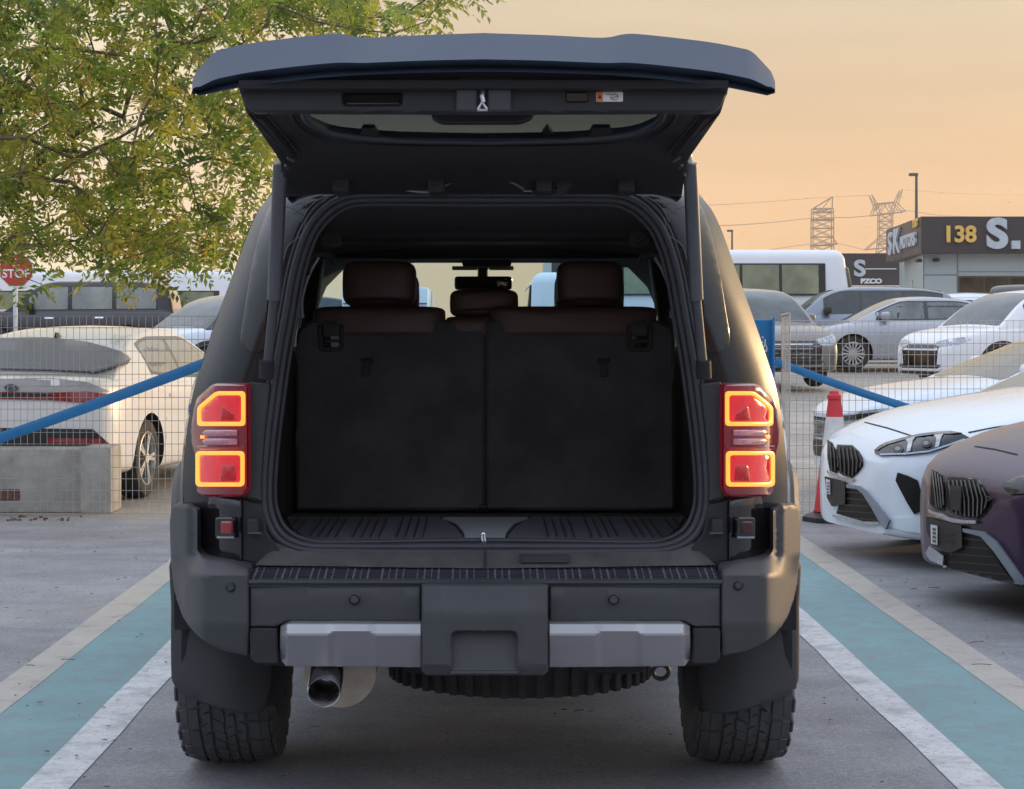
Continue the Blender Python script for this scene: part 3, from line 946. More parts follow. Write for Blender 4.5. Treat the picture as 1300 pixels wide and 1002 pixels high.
for sgn in (1, -1):
    v_, f_ = side_faces(sgn, lambda y, i, z: i > 3.0 and not is_win(y, i, z) and not arch(y, z))
    S(pydata('body_side', v_, f_, M_PAINT, smooth=50))
    for a, b in ((5.6, 6.15), (6.25, 7.0), (7.05, 7.7)):
        v_, f_ = side_faces(sgn, lambda y, i, z: 4.0 < i < 7.0, a, b)
        S(pydata('side_window', v_, f_, G_PRIV if a < 7 else G_SCREEN, smooth=50))
    # lower front quarter and A pillar
    V = []; Fs = []
    yy = [7.8 + 2.25*i/30 for i in range(31)]
    for y in yy:
        w = .95 - max(0, (y-9.5)/.55)**2*.22; zt = 1.33 - .17*min(1, (y-7.8)/2.2)
        V += [(sgn*(w*a)-.005, y, z) for a, z in ((.96, zt), (.99, zt-.05), (1, zt-.2), (1, .9), (1, .7), (.98, .5))]
    for j in range(30):
        for i in range(5):
            zc = V[j*6+i][2]
            if math.hypot(yy[j]-AX_F, zc-TR-.1) < .52: continue
            Fs.append((j*6+i, j*6+i+1, (j+1)*6+i+1, (j+1)*6+i))
    S(pydata('front_wing', V, Fs, M_PAINT, smooth=50))
    bm = bmesh.new(); tube(bm, [(sgn*.70, 7.72, 1.80), (sgn*.78, 8.2, 1.56), (sgn*.87, 8.8, 1.22)], .045, 8)
    S(from_bm('windscreen_pillar', bm, M_PAINT))
v_, f_ = [], []
for sgn in (1, -1):
    a, b = side_faces(sgn, lambda y, i, z: i < 3.05)
    f_ += [tuple(q + len(v_) for q in f) for f in b]; v_ += a
S(pydata('roof', v_, f_, M_PAINT, smooth=50))
hood = [(x, y, z) for y, z in ((8.75, 1.20), (9.2, 1.19), (9.7, 1.15), (10.02, 1.08), (10.1, .95), (10.12, .6)) for x in (-.93, -.5, 0, .5, .93)]
S(pydata('hood', hood, [(j*5+i, j*5+i+1, (j+1)*5+i+1, (j+1)*5+i) for j in range(5) for i in range(4)], M_PAINT, smooth=60))
ws = []
for j in range(7):
    t = j/6
    for i in range(9):
        u = i/4 - 1
        ws.append(((.70 + .16*t)*u, 7.74 + 1.03*t + .05*(1-u*u), 1.82 - .60*t))
S(pydata('windscreen', ws, [(j*9+i, j*9+i+1, (j+1)*9+i+1, (j+1)*9+i) for j in range(6) for i in range(8)], G_SCREEN, smooth=60))

# wheel arch flares
for sgn in (1, -1):
    for ay in (AX_R, AX_F):
        bm = bmesh.new(); rows = []
        for t in [28 + k*(180-28+16)/27 for k in range(28)]:
            c_, s_ = math.cos(R(t)), math.sin(R(t))
            xo_ = .962 + .05*min(1, max(0, (t-28)/50)); prof = [(.90, .46), (xo_-.02, .47), (xo_, .50), (xo_-.003, .53), (xo_-.02, .555), (.90, .57)]
            rows.append([bm.verts.new((sgn*x - .005, ay - r_*c_, TR + .05 + r_*s_)) for x, r_ in prof])
        for a, b in zip(rows[:-1], rows[1:]):
            for k in range(6): bm.faces.new((a[k], a[(k+1) % 6], b[(k+1) % 6], b[k]))
        bm.faces.new(rows[0]); bm.faces.new(rows[-1][::-1])
        S(from_bm('wheel_arch_flare', bm, M_PLAS, smooth=40))
        bm = bmesh.new(); rows = []
        for t in range(-10, 191, 10):
            rows.append([bm.verts.new((sgn*x, ay - .485*math.cos(R(t)), TR + .04 + .485*math.sin(R(t)))) for x in (.665, .93)])
        for a, b in zip(rows[:-1], rows[1:]): bm.faces.new((a[0], a[1], b[1], b[0]))
        S(from_bm('wheel_arch_liner', bm, M_INNER))

# quarter garnish between strut and painted pillar
q = catmull([(876,250),(890,262),(901,290),(913,340),(922,395),(927,430),(921,444),(905,449),(895,440),(893,400),(887,340),(879,290)], 3, closed=True)
_yy = [p[1] for p in ci[8:49]]; _ya = [p[1] for p in co_[8:49]]
def dfr(px, py):
    a = float(np.interp(py, _yy, [p[0] for p in ci[8:49]])); b = float(np.interp(py, _ya, [p[0] for p in co_[8:49]]))
    t = min(1, max(0, (abs(px-CX) + CX - a) / max(1, b-a)))
    return 5.19 + .16*t**3
for o_ in both(q, lambda p: panel('pillar_garnish', p, lambda a, b: dfr(a, b) - .007, .02, M_GBLK, sp=7, bev=1, bd=.003)): S(o_)
# grey column trims beside the opening
q = [(889,488),(915,485),(917,560),(918,632),(899,637),(901,615),(897,555)]
for o_ in both(q, lambda p: panel('column_trim', p, 5.168, .04, M_COLM, sp=14, bev=2)): S(o_)
# lower body corner
q = [(899,640),(925,634),(925,712),(904,716),(876,700),(893,676)]
for o_ in both(q, lambda p: panel('lower_corner', p, 5.172, .04, M_TRIM, sp=14, bev=2)): S(o_)
q = [(926,634),(984,628),(984,702),(976,710),(926,714)]
cy = lambda base: (lambda a, b: base + .42*max(0, (abs(a-CX)-300)/102)**2.2)
for o_ in both(q, lambda p: panel('gloss_corner_panel', p, cy(5.15), .05, M_GBLK, sp=12, bev=2)): S(o_)
# reflectors
for (x0, x1, m_) in ((273, 298, M_REDL), (2*CX-298, 2*CX-273, M_DRED)):
    b_ = S(panel('rear_reflector', rounded([(x0,657),(x1,657),(x1,684),(x0,684)], 4), 5.145, .02, M_GBLK, sp=8, bev=2))
    S(panel('reflector_lens', rounded([(x0+7,662),(x1-3,662),(x1-3,678),(x0+7,678)], 3), 5.138, .01, m_, sp=6, bev=2), b_)
    S(panel('chrome_lip', [(x0+2,681),(x1-1,681),(x1-1,684.5),(x0+2,684.5)], 5.138, .01, M_SILV, sp=8, bev=1), b_)
# strikers
for x in (320, 2*CX-326):
    bm = bmesh.new()
    c = P(x+3, 668, 5.16)
    box(bm, c.x-.016, c.x+.016, 5.13, 5.17, c.z-.022, c.z+.022, .004)
    o_ = S(from_bm('gate_buffer', bm, M_TRIM))
    S(panel('buffer_edge', [(x-5,676),(x+12,676),(x+12,679),(x-5,679)], 5.125, .02, M_STRUT, sp=8, bev=1), o_)

# tail lamps
lampY = cy(5.120)
for sg in (1, -1):
    M = (lambda p: p) if sg > 0 else (lambda p: mir(p, CX))
    hs_ = rounded([(916,487),(962,487),(984,506),(992,560),(990,622),(976,631),(922,631),(916,622)], 6)
    lamp = S(panel('tail_lamp', M(hs_), lampY, .10, M_RDARK, sp=9, bev=3, bd=.012))
    off_ = lambda d: (lambda a, b: lampY(a, b) - d)
    u_out = rounded([(921,497),(958,497),(982,517),(982,541),(921,541)], 5); u_in = rounded([(926,502),(956.5,502),(977,519.5),(977,536),(926,536)], 4)
    l_out = rounded([(922,573),(984,573),(984,618),(922,618)], 6); l_in = rounded([(927,578),(979,578),(979,613),(927,613)], 4)
    for a, b in ((u_out, u_in), (l_out, l_in)):
        S(panel('light_strip', M(a), off_(.008), .012, M_GLOW, holes=[M(b)], sp=7, bev=1, bd=.002), lamp)
        S(panel('red_lens', M(b), off_(.002), .01, M_RLENS, sp=7, bev=1), lamp)
        xm = (b[0][0] + 25)
        S(panel('lens_reflector', M(rounded([(934, b[0][1]+8+(12 if a is u_out else 0)), (950, b[0][1]+8), (954, max(p[1] for p in b)-1), (932, max(p[1] for p in b)-1)], 4)), off_(.006), .006, M_RMID, sp=8, bev=2), lamp)
    for y0 in (546, 557):
        S(panel('reverse_light', M(rounded([(931,y0),(972,y0),(976,y0+4),(972,y0+8),(931,y0+8)], 2)), off_(.010), .012, M_PINK, sp=7, bev=1.5), lamp)
    S(panel('indicator_light', M([(973,554),(978,553),(978,557),(973,557)]), off_(.012), .012, M_GLOW, sp=6, bev=1), lamp)
    S(panel('lamp_band', M([(921,566),(984,566),(984,571),(921,571)]), off_(.006), .01, M_PINK if False else M_REDL, sp=8, bev=1), lamp)

# gas struts
for sg in (1, -1):
    fx = lambda x: x if sg > 0 else 2*CX - x
    a, m1, b = P(fx(876), 208, 5.0), P(fx(884), 380, 5.11), P(fx(893), 474, 5.13)
    bm = bmesh.new(); tube(bm, [a, m1], .0195, 14)
    st = S(from_bm('gas_strut', bm, M_STRUT, smooth=50))
    bm = bmesh.new(); tube(bm, [m1 + (a-m1)*.01, b], .0135, 12); S(from_bm('strut_rod', bm, M_PLAS, smooth=50), st)
    bm = bmesh.new(); tube(bm, [P(fx(893), 458, 5.12), P(fx(894), 480, 5.13)], .021, 12); S(from_bm('strut_boot', bm, M_INNER, smooth=50), st)
    bm = bmesh.new(); tube(bm, [P(fx(872), 198, 4.98), P(fx(876), 210, 5.0)], .012, 10); bmesh.ops.create_uvsphere(bm, u_segments=12, v_segments=8, radius=.012, matrix=Matrix.Translation(P(fx(873), 198, 4.97)))
    S(from_bm('strut_ball_joint', bm, M_STEEL), st)

# ---- tailgate
gate_o = lambda pts: [(2*614-x, y) for x, y in pts][::-1]
def sym(right, c=614.0):
    """right half from the top middle round to the bottom middle -> full outline"""
    return right + [(2*c - x, y) for x, y in right[::-1] if abs(x-c) > .5]
top_r = catmull([(614,42),(700,45),(765,48),(792,43.5),(818,44),(900,53.5),(949,63)], 5) + [(957,67),(981,93),(984,104)]
bot_r = [(984,118),(974,121.5)] + catmull([(960,118.5),(900,107.5),(800,97),(700,92.5),(614,91)], 4)
_tp = sorted((abs(x-614), y) for x, y in top_r); _bp = sorted((abs(x-614), y) for x, y in bot_r)
yt_f = lambda d: float(np.interp(d, [q[0] for q in _tp], [q[1] for q in _tp])); yl_f = lambda d: float(np.interp(d, [q[0] for q in _bp], [q[1] for q in _bp]))
def bandY(px, py):
    d = min(abs(px-614), 369)
    a, b = yt_f(d), yl_f(min(d, 368)); t = (py-a)/max(6, b-a)
    bend = .10*(d/370)**3
    if t < .68: return 4.24 + bend + .17*(1 - t/.68)
    if t < .86: return 4.24 + bend + .05*(t-.68)/.18
    return 4.29 + bend - .035*(t-.86)/.14
NB = 148
ts_ = [0, .03, .25, .5, .66, .68, .70, .84, .86, .90, .97, 1.0]
gv = []; gfc = []
for i in range(NB + 1):
    d = -370 + 740*i/NB; ad = min(abs(d), 369.9)
    a_, b_ = yt_f(ad), yl_f(min(ad, 368.9))
    for t in ts_:
        py = a_ + (b_-a_)*t; gv.append(P(614 + d, py, bandY(614 + d, py)))
    q = gv[-1].copy(); gv.append(Vector((q.x*.995, q.y + .05, q.z + .012)))
    q = gv[i*(len(ts_)+2)].copy(); gv.append(Vector((q.x*.99, q.y + .10, q.z - .02)))
K_ = len(ts_) + 2
for i in range(NB):
    for j in range(K_):
        j2 = (j+1) % K_
        gfc.append((i*K_+j, i*K_+j2, (i+1)*K_+j2, (i+1)*K_+j))
gfc.append(tuple(range(K_))); gfc.append(tuple(NB*K_ + k for k in range(K_))[::-1])
gate = S(pydata('tailgate', gv, gfc, M_GSKY, recalc=True, smooth=24))
def frY(px, py):
    if py < 178: return 4.36 + (py-120)/58*.44
    if py < 208: return 4.80 + (py-178)/30*.08
    return 4.88 + (py-208)/39*.27
fr_out = sym([(614,112),(925,112),(915,143),(878,196),(872,206),(866,247),(614,247)])
gl_r = [(614,120),(846,120),(840,150),(822,162),(795,170),(720,176),(614,178)]
S(panel('gate_frame', fr_out, frY, 0, M_INNER, holes=[sym(catmull(gl_r, 2))], sp=11, bev=2, down=.018), gate)
S(panel('gate_glass', sym([(614,116),(852,116),(846,152),(826,167),(798,175),(720,181),(614,183)]), lambda a, b: frY(a, min(b, 178)) + .006, 0, G_GATE, sp=30, bev=0, down=.004), gate)
gl_o = catmull([(846,122),(841,150),(823,163),(796,171.5),(720,178),(614,180)], 3)
bm = bmesh.new(); tube(bm, [P(x, y, frY(x, y)-.006) for x, y in (gl_o + [(2*614-x, y) for x, y in gl_o[::-1][1:]])], .0085, 8)
S(from_bm('glass_seal', bm, M_RUB), gate)
gl_o = catmull([(862,130),(854,155),(832,172),(800,181),(720,186),(614,187)], 3)
bm = bmesh.new(); tube(bm, [P(x, y, frY(x, y)-.004) for x, y in (gl_o + [(2*614-x, y) for x, y in gl_o[::-1][1:]])], .006, 8)
S(from_bm('trim_edge', bm, M_INNER), gate)
# print on the lower edge of the glass and wiper motor cover
for x0, x1, y0, y1 in ((455, 482, 163, 170), (746, 780, 163, 171), (688, 702, 163, 167)):
    S(panel('glass_bracket', [(x0,y1+4),(x0+6,y0),(x1-6,y0),(x1,y1+4)], lambda a, b: frY(a, b)+.002, 0, M_INNER, sp=10, bev=1, down=.01), gate)
S(panel('wiper_motor_cover', rounded([(545,132),(682,132),(676,150),(660,156),(560,156),(548,150)], 5), lambda a, b: 4.50, .05, M_INNER, sp=14, bev=2), gate)
S(panel('gate_lining', sym([(614,86),(800,91),(925,104),(924,118),(917,134),(906,142),(614,143)]), 4.335, .05, M_TRIM,
        holes=[rounded([(435,112),(510,112),(509,133),(436,133)], 4)], sp=16, bev=2.5, bd=.008), gate)
S(panel('pull_handle_recess', [(432,109),(513,109),(512,136),(433,136)], 4.372, .02, M_INNER, sp=16, bev=2), gate)
S(panel('recess_lip', [(440,130),(506,130),(506,133.5),(440,133.5)], 4.345, .02, M_PLAS, sp=16, bev=1), gate)
S(panel('latch_housing', rounded([(579,98),(649,98),(649,141),(579,141)], 3), 4.318, .03, M_PLAS, holes=[rounded([(606,112),(619,112),(619,141),(606,141)], 2)], sp=12, bev=2), gate)
S(panel('latch_recess', [(592,100),(634,100),(634,142),(592,142)], 4.345, .02, M_INNER, sp=14, bev=1), gate)
bm = bmesh.new()
tube(bm, [P(613,116,4.31), P(612,122,4.30), P(614,130,4.30)], .006, 8)
tube(bm, [P(607,139,4.30), P(612,130,4.30), P(618,139,4.30)], .004, 8)
tube(bm, [P(606,140,4.30), P(619,140,4.30)], .003, 6)
S(from_bm('gate_latch', bm, M_STEEL), gate)
btn = S(panel('close_button_panel', rounded([(718,117),(747,117),(747,130),(718,130)], 3), 4.328, .01, M_GBLK, sp=12, bev=1.5), gate)
for x0 in (722, 736):
    for dx, w_ in ((0, 3), (5, 2)):
        S(panel('button_symbol', [(x0+dx,122),(x0+dx+w_,121),(x0+dx+w_+1,125),(x0+dx+1,126)], 4.3265, .002, M_WHITE, sp=12, bev=0), btn)
stk = S(panel('warning_label', rounded([(757,116.5),(791,116.5),(791,129),(757,129)], 1), 4.331, .004, M_WHITE, sp=12, bev=0), gate)
S(panel('orange_panel', [(757.5,117),(765.5,117),(765.5,128.5),(757.5,128.5)], 4.3300, .002, M_ORG, sp=12, bev=0), stk)
S(panel('warning_triangle', [(761.5,120),(764,125),(759,125)], 4.3292, .001, M_BLK, sp=12, bev=0), stk)
bm = bmesh.new(); tube(bm, [P(780+5*math.cos(t), 123.5+3.5*math.sin(t), 4.3305) for t in [k*.6283 for k in range(10)]], .0007, 5, closed=True)
tube(bm, [P(770,120,4.3305), P(774,120,4.3305)], .0009, 5); tube(bm, [P(776,125,4.3305), P(784,122,4.3305)], .0009, 5)
S(from_bm('label_drawing', bm, M_REDL), stk)
# gate side rails, with thin tubes shaped to stand in for highlight lines
for sg in (1, -1):
    fx = lambda x: x if sg > 0 else 2*614 - x
    for a, b, rr in (((889,146),(848,197),.0022), ((912,146),(866,193),.0022), ((899,146),(858,196),.012)):
        bm = bmesh.new(); tube(bm, [P(fx(a[0]), a[1], frY(*a)-.008), P(fx((a[0]+b[0])/2-1), (a[1]+b[1])/2, frY(a[0], (a[1]+b[1])/2)-.010), P(fx(b[0]), b[1], frY(*b)-.008)], rr, 6)
        S(from_bm('rail_edge_line', bm, M_RUB if rr < .01 else M_INNER), gate)
    bm = bmesh.new()
    for k in range(4):
        tube(bm, [P(fx(848+7*k), 196+9*k, 4.86), P(fx(860+3*k), 190+10*k, 4.84)], .004, 6)
    S(from_bm('rail_clip', bm, M_STRUT), gate)
    # outer skin side
# skin on top of the gate
sk = [(u*w_, y, z) for y, z, w_ in ((4.44, 2.04, .56), (4.62, 2.04, .56), (4.9, 1.97, .55), (5.18, 1.88, .54)) for u in (-1, -.9, .9, 1)]
S(pydata('gate_skin', sk, [(j*4+i, j*4+i+1, (j+1)*4+i+1, (j+1)*4+i) for j in range(3) for i in (0, 2)], M_GSKY, smooth=0), gate)
# hinge zone: hinges, loom, brackets
S(panel('hinge_channel', sym([(614,205),(868,205),(866,250),(614,250)]), 5.22, .03, M_INNER, sp=22, bev=2))
for x in (437, 555, 700-11, 791):
    bm = bmesh.new(); c = P(x, 238, 5.15)
    box(bm, c.x-.022, c.x+.022, 5.02, 5.2, c.z-.022, c.z+.016, .006, 2)
    tube(bm, [P(x-14, 246, 5.14), P(x-4, 244, 5.13), P(x+6, 247, 5.14), P(x+16, 246, 5.15)], .005, 6)
    S(from_bm('gate_hinge', bm, M_TRIM))
def cable(pts, r_, m_=M_RUB, nm='wiring_cable'):
    bm = bmesh.new(); tube(bm, [P(*p) for p in catmull(pts, 4)], r_, 7); return S(from_bm(nm, bm, mat('paled_cable', (.24, .24, .25), .4, metal=.4)))  # cable colour lightened to make up for the little light here
cable([(556,240,5.10),(575,229,5.05),(600,223,5.03),(625,223,5.03),(650,230,5.05),(664,238,5.10)], .007, M_STRUT)
cable([(455,233,5.12),(490,236,5.12),(530,243,5.12),(556,243,5.12)], .005)
cable([(664,241,5.12),(700,242,5.12),(715,238,5.10),(740,232,5.10),(780,231,5.12)], .006, M_PLAS)
cable([(385,222,5.15),(440,224,5.15),(520,225,5.15)], .003)
cable([(790,228,5.15),(850,226,5.15)], .003)
bm = bmesh.new()
for x, y in ((715, 226),):
    lathe(bm, [(-.03, .024), (-.022, .03), (.0, .028), (.02, .02)], 14, 'Y', P(x, y, 5.08)); tube(bm, [P(x, 229, 5.08), P(x-4, 243, 5.1)], .02, 10)
S(from_bm('wiring_grommet', bm, M_TRIM))
bm = bmesh.new(); tube(bm, [P(676+k*.9, 241+.5*math.sin(k*1.2), 5.09) for k in range(40)], [.007 if k % 2 else .0095 for k in range(40)], 8)
S(from_bm('corrugated_sleeve', bm, M_TRIM))
for k, x in enumerate((583, 590, 598, 606, 612, 620, 628)):
    bm = bmesh.new(); c = P(x, 243 + k % 2, 5.14); bmesh.ops.create_uvsphere(bm, u_segments=8, v_segments=6, radius=.004, matrix=Matrix.Translation(c))
    S(from_bm('bolt', bm, M_STEEL))
for sg in (1, -1):      # protective film creases in the upper corners of the opening
    fx = lambda x: x if sg > 0 else 2*CX - x
    for pts in ([(815,250),(832,262),(842,276),(846,290)], [(800,247),(820,250),(838,262),(850,282)], [(842,262),(850,258),(860,262)], [(846,276),(858,266),(872,262)], [(850,300),(866,312),(872,330)]):
        bm = bmesh.new(); tube(bm, [P(fx(x), y, 5.182) for x, y in catmull(pts, 4)], .0016, 6); S(from_bm('film_crease', bm, M_STRUT))

# ---- cabin
bm = bmesh.new()
hl = [(5.34, 1.775), (5.6, 1.755), (6.3, 1.712), (7.0, 1.715), (7.9, 1.70)]
rows = []
for y, z in hl:
    w4_ = min(.72, .655 + (y-5.34)*.12)
    rows.append([bm.verts.new((x, y, z - dz)) for x, dz in ((-w4_, .22), (-w4_*.93, .10), (-w4_*.82, .02), (-.3, 0), (.3, 0), (w4_*.82, .02), (w4_*.93, .10), (w4_, .22))])
for a, b in zip(rows[:-1], rows[1:]):
    for k in range(7): bm.faces.new((a[k], a[k+1], b[k+1], b[k]))
S(from_bm('headliner', bm, mat('headliner_cloth', (0.045, 0.042, 0.044), 0.95, bump=.3, bscale=500), smooth=50))
for y0, y1, z in ((5.95, 6.2, 1.735), (6.9, 7.0, 1.715)):
    bm = bmesh.new(); box(bm, -.56, .56, y0, y1, z-.035, z+.03, .02, 3); S(from_bm('roof_trim_bar', bm, M_INNER))
bm = bmesh.new(); box(bm, -.10, .10, 7.55, 7.9, 1.675, 1.72, .015, 3); S(from_bm('overhead_console', bm, M_INNER))
bm = bmesh.new(); box(bm, -.72, .72, 5.34, 8.6, .78, .819, .005); S(from_bm('cabin_floor', bm, M_FAB))
for sg in (1, -1):
    bm = bmesh.new(); x0, x1 = sorted((sg*.635, sg*.74)); box(bm, x0, x1, 5.34, 6.9, .80, 1.36, .03, 3); S(from_bm('side_trim', bm, M_INNER))
    x0, x1 = sorted((sg*.70, sg*.86)); bm = bmesh.new(); box(bm, x0, x1, 6.9, 8.7, .60, 1.30, .03, 3); S(from_bm('door_trim', bm, M_INNER))
    for (y0, y1, xi) in ((5.36, 5.62, .625), (6.12, 6.28, .655), (6.96, 7.08, .645)):
        bm = bmesh.new(); x0, x1 = sorted((sg*xi, sg*(.70 if y0 > 5.4 else .66))); vs = box(bm, x0, x1, y0, y1, 1.34, 1.76, .02, 2)
        for v in vs:
            if v.co.z > 1.5: v.co.x -= sg*.05
        S(from_bm('pillar_trim', bm, M_INNER))
    # grab handle, and a silver tube standing in for the thin pillar highlight
    bm = bmesh.new(); tube(bm, catmull([(sg*.575, 6.05, 1.60), (sg*.565, 6.1, 1.66), (sg*.52, 6.2, 1.668), (sg*.505, 6.24, 1.64)], 4), .010, 8); S(from_bm('grab_handle', bm, M_STRUT))
    bm = bmesh.new(); tube(bm, catmull([(sg*.60, 6.16, 1.46), (sg*.60, 6.14, 1.52), (sg*.575, 6.12, 1.60), (sg*.545, 6.12, 1.655)], 4), .006, 8); S(from_bm('pillar_highlight', bm, M_SILV))
    fx = lambda x: x if sg > 0 else 2*CX - x
    bm = bmesh.new()
    for (a, b) in (((806,300),(812,306)), ((816,296),(821,301)), ((810,310),(818,303)), ((803,306),(808,311))): tube(bm, [P(fx(a[0]), a[1], 5.6), P(fx(b[0]), b[1], 5.6)], .004, 6)
    c = P(fx(812), 303, 5.62); box(bm, c.x-.03, c.x+.03, 5.6, 5.66, c.z-.025, c.z+.025, .01, 2)
    S(from_bm('belt_guide', bm, M_STRUT if False else M_TRIM))
    bm = bmesh.new(); box(bm, *sorted((sg*.60, sg*.64)), 5.40, 5.46, 1.15, 1.19, .006); box(bm, *sorted((sg*.60, sg*.64)), 5.38, 5.44, 1.06, 1.075, .004); S(from_bm('cargo_hook', bm, M_STRUT))
# floor plates
flY = lambda z: (lambda a, b: F*(H-z)/(b-VY))
for sg in (1, -1):
    M = (lambda p: p) if sg > 0 else (lambda p: mir(p, CX))
    pl = S(panel('sill_plate', M([(676,656),(868,656),(862,668),(848,680),(820,688),(690,690),(642,690),(645,680),(655,668)]), flY(.824), 0, M_SILL, sp=16, bev=2, bd=0, down=-.006))
    for k in range(17):
        x = 690 + k*10.2
        if k % 5 == 4: continue
        ya, yb = 658, 683 - (max(0, x-820)*.35)
        bm = bmesh.new()
        X0 = P(x, ya, flY(.824)(x, ya)); X1 = P(x + (x-CX)*.085*(yb-ya)/25, yb, flY(.824)(x, yb))
        if sg < 0: X0.x = -X0.x - .008; X1.x = -X1.x - .008
        X0.z = X1.z = .8262
        tube(bm, [X0, X1], .0028, 6); S(from_bm('plate_rib', bm, M_RUB), pl)
S(panel('sill_centre_cover', rounded([(560,656.5),(672,656.5),(652,664),(642,676),(640,690),(590,690),(590,676),(580,664)], 4), flY(.830), 0, M_SILLC, sp=12, bev=2, bd=0, down=-.006))
bm = bmesh.new(); tube(bm, catmull([P(612.5,688,5.22), P(612,679,5.22), P(615,678,5.22), P(616,688,5.22)], 3), .0035, 8); S(from_bm('gate_striker', bm, M_CHR))
S(panel('floor_socket', rounded([(608,641),(619,641),(619,650),(608,650)], 1.5), 6.135, .01, M_GBLK, sp=8, bev=1))
bm = bmesh.new(); box(bm, -.60, .60, 6.26, 6.36, .82, 1.40, .02, 2); S(from_bm('seat_gap_block', bm, M_INNER))  # added block behind the seat backs, stops light showing through their seam
# seat backs with levers and straps
for sg in (1, -1):
    M = (lambda p: p) if sg > 0 else (lambda p: mir(p, CX))
    sb = S(panel('seat_back', M(rounded([(616.5,406),(834,406),(856,418),(857,648),(616.5,648)], [5, 6, 10, 4, 4])), lambda a, b: 6.14 + .00018*(646-b), .11, M_FAB, sp=22, bev=4, bd=.012))
    bz = S(panel('lever_bezel', M(rounded([(795,412),(829,412),(828,447),(796,447)], [2, 2, 8, 8])), 6.168, .02, M_TRIM, holes=[M(rounded([(801,414),(823,414),(822,441),(802,441)], [1, 1, 4, 4]))], sp=8, bev=1.5), sb)
    S(panel('lever_recess', M([(800,413),(824,413),(823,442),(801,442)]), 6.172, .01, M_GBLK, sp=12, bev=0), sb)
    S(panel('seat_lever', M(rounded([(802,408),(822,408),(822,427),(802,427)], 2)), lambda a, b: 6.165 - (b-408)*.0006, .012, M_PLAS, sp=8, bev=1.5), sb)
    S(panel('lever_lip', M(rounded([(802,431),(822,431),(822,435),(802,435)], 1)), 6.163, .012, M_COLM, sp=8, bev=1), sb)
    S(panel('strap', M(rounded([(761,457),(771,457),(772.5,478),(762.5,479)], 2)), lambda a, b: 6.172 - .0012*(b-457), .006, M_COLM, sp=6, bev=1), sb)
    S(panel('strap_slot', M(rounded([(758,455),(775,455),(775,461),(758,461)], 2)), 6.166, .012, M_INNER, sp=8, bev=1), sb)
def cushion(nm, x0, x1, y0, y1, z0, z1, e=.5, m_=M_LEA, parent=None, seam=True):
    """rounded upholstered block"""
    V = []; NU, NV = 28, 14
    cx_, cz = (x0+x1)/2, (z0+z1)/2; cy_ = (y0+y1)/2
    sp_ = lambda v, p: math.copysign(abs(v)**p, v)
    for j in range(NV+1):
        b = -math.pi/2 + math.pi*j/NV
        for i in range(NU):
            a = 2*math.pi*i/NU
            V.append((cx_ + (x1-x0)/2*sp_(math.cos(a), e)*sp_(math.cos(b), .45), cy_ + (y1-y0)/2*sp_(math.sin(b), .6), cz + (z1-z0)/2*sp_(math.sin(a), e)*sp_(math.cos(b), .45)))
    Fs = [(j*NU+i, j*NU+(i+1) % NU, (j+1)*NU+(i+1) % NU, (j+1)*NU+i) for j in range(NV) for i in range(NU)]
    return S(pydata(nm, V, Fs, m_, smooth=80, recalc=True), parent)
wx = lambda px, Y: (px-VX)*Y/F
wz = lambda py, Y: H-(py-VY)*Y/F
cushion('seat_shoulder', wx(397,6.24), wx(566,6.24), 6.17, 6.31, wz(430,6.24), wz(389,6.24), .28)
cushion('seat_shoulder', wx(620,6.24), wx(835,6.24), 6.17, 6.31, wz(430,6.24), wz(389,6.24), .22)
cushion('seat_shoulder', wx(566,6.26), wx(625,6.26), 6.18, 6.31, wz(430,6.26), wz(402,6.26), .28)
for a, b, y0_, y1_ in ((435, 529, 331, 391), (706, 791, 331, 391), (571, 658, 367, 404)):
    h_ = cushion('headrest', wx(a,6.32), wx(b,6.32), 6.25, 6.39, wz(y1_,6.32), wz(y0_,6.32), .42)
    bm = bmesh.new(); tube(bm, catmull([P(a+5, y1_-8, 6.24), P((a+b)/2, y1_-11, 6.235), P(b-5, y1_-8, 6.24)], 4), .003, 6); S(from_bm('headrest_seam', bm, M_INNER), h_)
for sg in (1, -1):
    cushion('front_seat', sg*.38-.24, sg*.38+.24, 6.95, 7.12, .85, 1.46, .3)
    cushion('headrest', sg*.38-.13, sg*.38+.13, 6.97, 7.09, 1.44, 1.64, .45)
bm = bmesh.new(); box(bm, -.75, .75, 8.1, 8.7, .8, 1.17, .06, 3); S(from_bm('dashboard', bm, M_TRIM))
bm = bmesh.new(); a, b = P(577, 368, 7.8), P(650, 351, 7.8)
box(bm, a.x, b.x, 7.78, 7.83, a.z, b.z, .012, 3); tube(bm, [P(613, 340, 7.86), P(613, 356, 7.82)], .022, 10)
mi = S(from_bm('rear_view_mirror', bm, M_GBLK))
S(panel('mirror_glass', rounded([(581,354),(646,354),(646,366),(581,366)], 3), 7.775, .004, mat('mirror_glass', (.3, .3, .3), .05, metal=1), sp=14, bev=0), mi)
for a, b in ((574, 606), (621, 652)):  # pale colour stands in for sky showing at the windscreen top
    S(panel('sky_glimpse_strip', [(a,338),(b,338),(b,343),(a,343)], 7.6, .02, M_SILLC, sp=20, bev=1))

